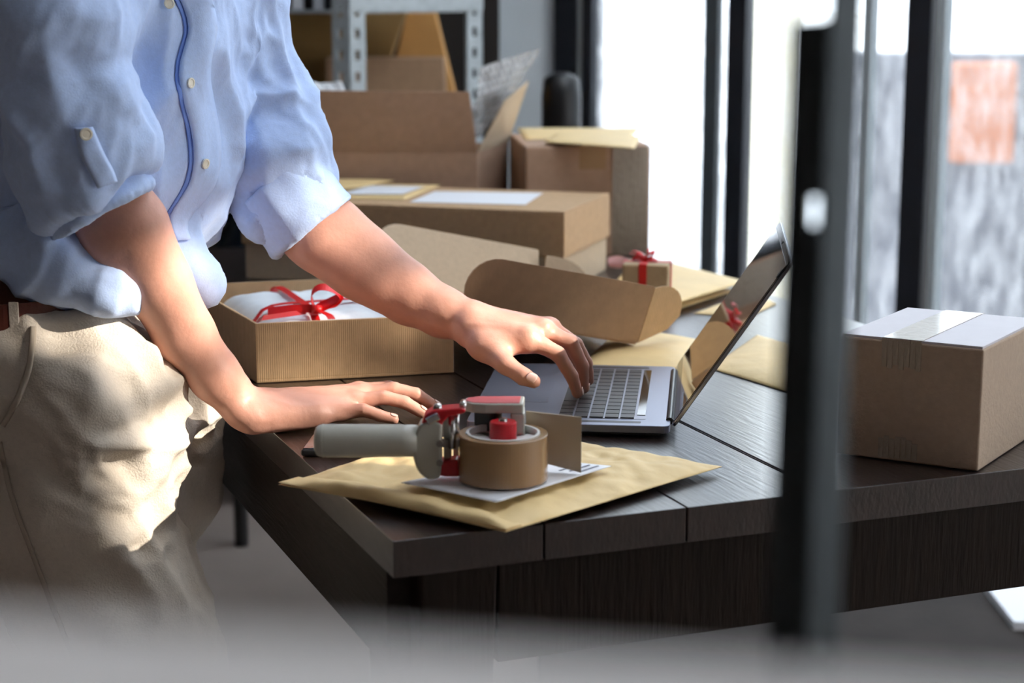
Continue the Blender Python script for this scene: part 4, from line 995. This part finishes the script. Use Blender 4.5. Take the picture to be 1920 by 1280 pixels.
# finger nails
def nail(a, b, r, upv, wv, L=.0055, W=.0050):
    a = V(a); b = V(b); d_ = (b-a).normalized(); u_ = V(upv); u_ = (u_-d_*u_.dot(d_)).normalized(); s_ = d_.cross(u_)
    vs = []; fs = []; NU, NV = 8, 8; c_ = b-d_*.0015
    for j in range(NV+1):
        for i in range(NU+1):
            x = (i/NU*2-1); y = (j/NV*2-1); w_ = x*W*(1-.25*abs(y)**3)
            hgt = math.sqrt(max(0, (r*1.075)**2-w_**2))
            vs.append(c_+s_*w_+d_*y*L*math.sqrt(1-.35*x*x)+u_*(hgt-.0012*max(0, y)**2))
    for j in range(NV):
        for i in range(NU): q_ = j*(NU+1)+i; fs.append((q_, q_+1, q_+NU+2, q_+NU+1))
    o = pydata('fingernail', vs, fs, nailm, body, True); so_ = o.modifiers.new('solid', 'SOLIDIFY'); so_.thickness = .0008; so_.offset = -1
nail(lt[2], lt[3], .0096, (.25, -1, .55), None, .0065, .0062)
for a_, b_, r_ in tips_r: nail(a_, b_, r_*1.0, (.15, 0, 1), None, .0048, .0048)
nail(P_(1072, 705, 2.238), P_(1083, 737, 2.246), .0077, (1, -.2, .4), None, .005, .0048)
nail(P_(1092, 685, 2.268), P_(1094, 728, 2.276), .0077, (1, -.2, .2), None, .005, .0048)
# hair
Hs = SDF(headc-.2, headc+.2, .006)
Hs.ell(headc+hu*.014-hf*.012, (hf, hl, hu), (.104, .086, .118)); Hs.cut(headc+hf*.062, hf+.25*hu*-1); Hs.cut(headc-hu*.045, -hu)
hv, hf_ = Hs.mesh(); hn = vnormals(hv, hf_); hv = hv+hn*(.004*folds(hv, hu, 60, .15, 2))[:, None]; sdf_object('hair', hv, hf_, hairm, person)
# shoes
for a_ in (AN, AF):
    S_ = SDF(a_-[.15, .2, .1], a_+[.3, .2, .12], .006); s0 = np.array([a_[0], a_[1], 0])
    S_.cone(s0+[-.04, .01, .045], s0+[.14, -.045, .035], .046, .034, .0); S_.cone(a_, a_+[0, 0, -.02], .05, .05, .02); S_.cut(s0+[0, 0, .002], (0, 0, -1)); S_.cut(a_+[0, 0, .03], (0, 0, 1))
    sv, sf = S_.mesh(); sdf_object('shoe', relax(sv, sf, 2), sf, shoem, person)
# ------------------------------------------------------------------ shirt
S = SDF((-1.0, 1.75, .86), (-.1, 2.8, 1.50), .0042)
c_ = lambda px, py, half, y=2.26: None
def tc(z, front, half):   # torso centre at height z with front silhouette image column
    y = 2.285; x = (front-960)/F*y/math.cos(PITCH)*.99 - half; return np.array([x, y, z])
tors = [(tc(.945, 352, .160), .126), (tc(.985, 362, .158), .128), (tc(1.04, 425, .172), .138), (tc(1.10, 470, .172), .142), (tc(1.16, 484, .165), .136), (tc(1.24, 482, .155), .125), (tc(1.31, 460, .14), .100)]
# right sleeve
r1, r2, r3, r4 = P_(105, 60, 2.05), P_(132, 190, 2.045), P_(158, 285, 2.05), P_(172, 350, 2.055)
S.chain([RS, r1, r2, r3, r4], [.068, .066, .066, .068, .067], .015)
# left sleeve
l1, l2, l3, l4 = P_(430, 60, 2.40), P_(484, 190, 2.385), P_(518, 290, 2.35), P_(545, 360, 2.34)
S.chain([LS, l1, l2, l3, l4], [.066, .060, .057, .056, .055], .015)
S.cone(P_(455, 330, 2.35), P_(500, 400, 2.33), .03, .025, .03)
RC = LC = None
ra_ = np.array(A2)-np.array(r3); ra_ /= np.linalg.norm(ra_); la_ = np.array(C2)-np.array(l3); la_ /= np.linalg.norm(la_)
# cut the sleeves at the cuffs and hollow them
def cut_local(sd, p, n, r):
    p = np.array(p); n = np.array(n)/np.linalg.norm(n)
    def fn(P):
        x, y, z = P[0]-p[0], P[1]-p[1], P[2]-p[2]; t = x*n[0]+y*n[1]+z*n[2]
        rad = np.sqrt(np.maximum(x*x+y*y+z*z-t*t, 0)); return np.maximum(-t, np.maximum(rad-r, t-.12))
    sd.add(fn, p-.14, p+.14, 0, sub=True)
rcn = np.array([.48, 0, -.88]); lcn = np.array([.62, -.05, -.79])
rcn /= np.linalg.norm(rcn); lcn /= np.linalg.norm(lcn)
RC, LC = P_(192, 396, 2.06), P_(587, 424, 2.335)
cut_local(S, RC-rcn*.02, rcn, .080); cut_local(S, LC-lcn*.02, lcn, .082)
S.cone(RC-rcn*.05, RC+rcn*.05, .050, .053, 0, sub=True); S.cone(LC-lcn*.05, LC+lcn*.05, .050, .052, 0, sub=True)
S.chain([t[0] for t in tors], [t[1] for t in tors], .02, ani=(ld, .77))
S.cone(neckb+[0, 0, -.06], neckb+[0.005, 0, -.0], .068, .062, .03)
for s0 in (RS, LS): S.cone(neckb+[-.01, 0, -.08], s0+[0, 0, -.01], .055, .068, .04)
# hem flare at the front and blousing over the belt
S.cut((-.45, 2.03, .945), (-.3, 0, -1)); S.chain([P_(-60, 474, 2.09), P_(70, 494, 2.078), P_(180, 508, 2.10), P_(255, 490, 2.15)], [.036, .034, .034, .034], .04); S.chain([P_(120, 528, 2.06), P_(200, 550, 2.062), P_(262, 530, 2.085)], [.016, .014, .014], .03)
S.cone(P_(320, 420, 2.21), P_(383, 538, 2.20), .018, .007, .02); S.cone(P_(285, 450, 2.20), P_(318, 515, 2.20), .030, .018, .03)
sv, sf = S.mesh(); sv = relax(sv, sf, 2, .5)
N_ = vnormals(sv, sf); d = np.zeros(len(sv))
rs_w = seg_w(sv, RS, r4, .085); ls_w = seg_w(sv, LS, l4, .085); tw = 1-np.clip(rs_w+ls_w, 0, 1)
d += .015*folds(sv, (.35, -.2, -1), 11, .22, 1)*tw
d += .008*folds(sv, (-.45, .2, -.9), 20, .2, 7)*tw
d += .014*folds(sv, (.45, -.3, -.85), 17, .22, 12)*rs_w + .0045*folds(sv, (.9, -.2, .25), 30, .3, 15)*rs_w
d += .013*folds(sv, (.8, -.2, -.2), 20, .28, 22)*ls_w + .0055*folds(sv, (.6, -.4, -.7), 34, .3, 27)*ls_w
d += .014*folds(sv, (1, -.3, -.15), 22, .2, 33)*seg_w(sv, P_(-50, 490, 2.1), P_(330, 520, 2.1), .06)
d += .0030*folds(sv, (.75, -.2, -.5), 48, .22, 52)*np.clip(rs_w+ls_w, 0, 1) + .0018*folds(sv, (-.4, 0, -.9), 60, .2, 61)
sv = sv+N_*d[:, None]; sv = relax(sv, sf, 1, .2)
shirt = sdf_object('shirt', sv, sf, shirtm, person)
sbvh = BVHTree.FromPolygons([V(p) for p in sv], [tuple(int(x) for x in q_) for q_ in sf])
CO = V((0, 0, CAMZ))
def hit(bvh, px, py):
    loc, nn_, _, _ = bvh.ray_cast(CO, ray(px, py).normalized()); return (loc, nn_ if nn_ is None or nn_.dot(ray(px, py)) < 0 else -nn_)
# rolled cuffs
def cuff(cc, n, rin, rout, L, up_, seed, ell=1.0, ea=(0, 1, 0)):
    K = SDF(cc-.16, cc+.16, .0035)
    K.cone(cc-n*L, cc, rout*.99, rout, 0); K.cut(cc+n*.0, n); K.cut(cc-n*L, -n); K.cone(cc-n*(L+.03), cc+n*.04, rin, rin, 0, sub=True)
    v_, f_ = K.mesh(); v_ = relax(v_, f_, 4, .5); nn_ = vnormals(v_, f_)
    dd_ = .004*folds(v_, up_, 20, .4, seed)+.002*folds(v_, n, 34, .4, seed+3)+.001; ed_ = np.exp(-((v_-cc)@n/.006)**2)*.0012
    dd_ += .0035*np.sin(((v_-cc)@n)*260)*0
    return sdf_object('rolled_cuff', v_+nn_*(dd_+ed_)[:, None], f_, shirtm, shirt), v_
cuffR, cvR = cuff(RC, rcn, .0545, .0635, .066, (.8, -.2, .4), 41); cuffL, cvL = cuff(LC, lcn, .0535, .0615, .078, (.6, -.3, .6), 47)
# a second folded edge of the roll
def ring(cc, n, r, tr, off):
    n = V(n); c0 = V(cc)-n*off; u_ = n.orthogonal().normalized(); w_ = n.cross(u_); pts = []
    for k in range(49): g = 2*math.pi*k/48; rr_ = r*(1+.02*math.sin(3*g+1)); pts.append(c0+u_*rr_*math.cos(g)+w_*rr_*math.sin(g))
    return MB().tube(pts, tr, 8, cap=False).obj('cuff_fold', shirtm, shirt, smooth=True)
ring(RC, rcn, .0605, .0038, .001); ring(LC, lcn, .0590, .0036, .001)
# tab, placket, buttons
def on_surf(bvh, pts, lift):
    out = []
    for px, py in pts:
        h_, n_ = hit(bvh, px, py)
        if h_ is not None: out.append((h_+n_*lift, n_))
    return out
def surf_strip(name, bvh, left, right, m_, parent, lift=.002, th=.0016, n=30):
    def rs(pts): 
        pts = smooth_path([V((x, y, 0)) for x, y in pts], 8); L = len(pts); return [pts[int(i*(L-1)/n)] for i in range(n+1)]
    l_, r_ = rs(left), rs(right); vs = []; K = 6; prev = None
    for a_, b_ in zip(l_, r_):
        for k in range(K+1):
            p = a_.lerp(b_, k/K); h_, n_ = hit(bvh, p.x, p.y)
            if h_ is None: h_ = prev[0]; n_ = prev[1]
            prev = (h_, n_); vs.append(h_-ray(p.x, p.y).normalized()*(lift if 0 < k < K else lift*.6))
    fs = [(j*(K+1)+i, j*(K+1)+i+1, (j+1)*(K+1)+i+1, (j+1)*(K+1)+i) for j in range(n) for i in range(K)]
    o = pydata(name, vs, fs, m_, parent, True); q_ = o.modifiers.new('solid', 'SOLIDIFY'); q_.thickness = th; q_.offset = -1; return o
surf_strip('placket_lining', sbvh, [(322, -10), (345, 52), (328, 140), (352, 262), (348, 335), (312, 400)], [(340, -10), (360, 52), (342, 140), (368, 262), (364, 335), (330, 400)], shirt_in, shirt, .0012, .001)
surf_strip('button_placket', sbvh, [(333, -10), (353, 52), (335, 141), (361, 263), (356, 338), (319, 403), (330, 450)], [(392, -10), (405, 52), (392, 141), (412, 263), (402, 345), (352, 412), (356, 450)], shirtm, shirt, .0042, .0022)
allv = list(sv)+list(cvR); off = len(sv)
def bt_(px, py, r=.0062, par=None, lift=.006, bvh=None):
    h_, n_ = hit(bvh or sbvh, px, py)
    if h_ is None: return
    c_ = h_+n_*lift; qn = n_; m_ = MB().lathe((0, 0, 0), [(r*.55, -.001), (r, -.0006), (r, .0014), (r*.75, .0016), (r*.6, .0008), (.0004, .0008)], 24)
    M_ = Matrix.Translation(c_) @ V((0, 0, 1)).rotation_difference(qn).to_matrix().to_4x4(); m_.v = [M_ @ p for p in m_.v]
    m_.obj('button', buttonm, par or shirt, smooth=False)
for p in ((314, 8), (375, 305), (347, 155)): bt_(p[0]+(0 if p[0] < 320 else 3), p[1])
me_ = cuffR.data; cv = [v_.co.copy() for v_ in me_.vertices]; n0 = len(sv)
cb_ = BVHTree.FromPolygons([V(p) for p in sv]+cv, [tuple(int(x) for x in q_) for q_ in sf]+[tuple(n0+i for i in p.vertices) for p in me_.polygons])
surf_strip('sleeve_tab', cb_, [(140, 240), (152, 290), (172, 330), (184, 352)], [(172, 238), (190, 280), (210, 318), (218, 340)], shirtm, shirt, .006, .002, 16)
bt_(157, 248, .0068, shirt, .0100, cb_)
# ------------------------------------------------------------------ trousers
Tt = SDF((-1.0, 1.8, .06), (-.1, 2.7, .93), .0048)
wc = np.array([-.575, 2.205, .905]); 
Tt.chain([wc, wc+[.012, 0, -.06], wc+[.02, 0, -.12]], [.120, .128, .128], .02, ani=(ld, .70))
n1, n2, n3, n4 = P_(150, 760, 2.10), P_(148, 930, 2.10), P_(190, 1109, 2.10), P_(236, 1190, 2.10)
Tt.chain([n1, n2, n3, n4, KN, (KN+AN)/2, AN], [.102, .096, .098, .094, .078, .074, .070], .03)
f1, f2, f3 = P_(290, 740, 2.30), P_(262, 914, 2.31), P_(212, 1103, 2.32)
Tt.chain([f1, f2, f3, KF, (KF+AF)/2, AF], [.080, .086, .084, .076, .072, .068], .03)
Tt.cone(P_(320, 735, 2.25), P_(262, 800, 2.20), .036, .026, .03)
Tt.cut(wc+[0, 0, .008], (0, 0, 1)); Tt.cut((0, 0, .075), (0, 0, -1))
tv, tf = Tt.mesh(); tv = relax(tv, tf, 3, .5); N_ = vnormals(tv, tf); d = np.zeros(len(tv))
cr = P_(290, 800, 2.13)
wcr = np.exp(-(np.linalg.norm(tv-cr, axis=1)/.16)**2)
d += .020*folds(tv, (1, -.2, -.12), 17, .2, 2)*wcr + .010*folds(tv, (1, 0, .5), 30, .25, 6)*wcr
d += .0030*folds(tv, (.9, 0, -.4), 55, .25, 71)*(.3+wcr) + .012*folds(tv, (.35, 0, -1), 12, .2, 11)*(1-wcr) + .006*folds(tv, (.6, -.2, -.6), 26, .3, 14)
tv = tv+N_*d[:, None]
trousers = sdf_object('trousers', tv, tf, trousm, person)
tbvh = BVHTree.FromPolygons([V(p) for p in tv], [tuple(int(x) for x in q_) for q_ in tf])
# belt and loops
bm_ = MB(); pts = []; wv = []
def belt_ring(z, grow, n=64):
    out = []
    for k in range(n+1):
        g = 2*math.pi*k/n; dr = fd*math.cos(g)*(.120+grow)+ld*math.sin(g)*(.120/.70+grow); out.append(V(wc+dr+np.array([0, 0, z-wc[2]])))
    return out
bp_ = belt_ring(.921, .006); MB().strip(bp_, Z*.0175, .004).obj('belt', beltm, person)
def g_at(px):
    best = None
    for k in range(-1700, -200):
        t_ = R(k/10); dr = fd*math.cos(t_)*.1295+ld*math.sin(t_)*(.120/.70+.0095); p = V(wc+dr); D_ = p.y*math.cos(PITCH)-(.917-CAMZ)*math.sin(PITCH); e_ = abs(960+p.x/D_*F-px)
        if best is None or e_ < best[0]: best = (e_, k/10)
    return best[1]
for g in (g_at(27), g_at(165), -20, 40, 120, 80):
    t_ = R(g); dr = fd*math.cos(t_)*(.120+.0095)+ld*math.sin(t_)*(.120/.70+.0095); p = V(wc+dr); p.z = .917; o_ = V(dr).normalized()
    MB().box(p, o_.cross(Z), o_, Z, .0055, .0012, .024).obj('belt_loop', trousm, trousers, bevel=.0008)
MB().strip(belt_ring(.893, .004), Z*.010, .003).obj('waistband', trousm, trousers)
surf_strip('side_seam', tbvh, [(-4, 830), (18, 930), (58, 1040), (100, 1150), (150, 1270)], [(4, 826), (25, 928), (65, 1037), (107, 1147), (158, 1267)], trous_seam, trousers, .0022, .001, 40)
surf_strip('pocket_edge', tbvh, [(58, 612), (52, 680), (30, 745), (2, 795)], [(66, 612), (60, 684), (37, 750), (8, 800)], trous_seam, trousers, .003, .0016, 24)
settle()
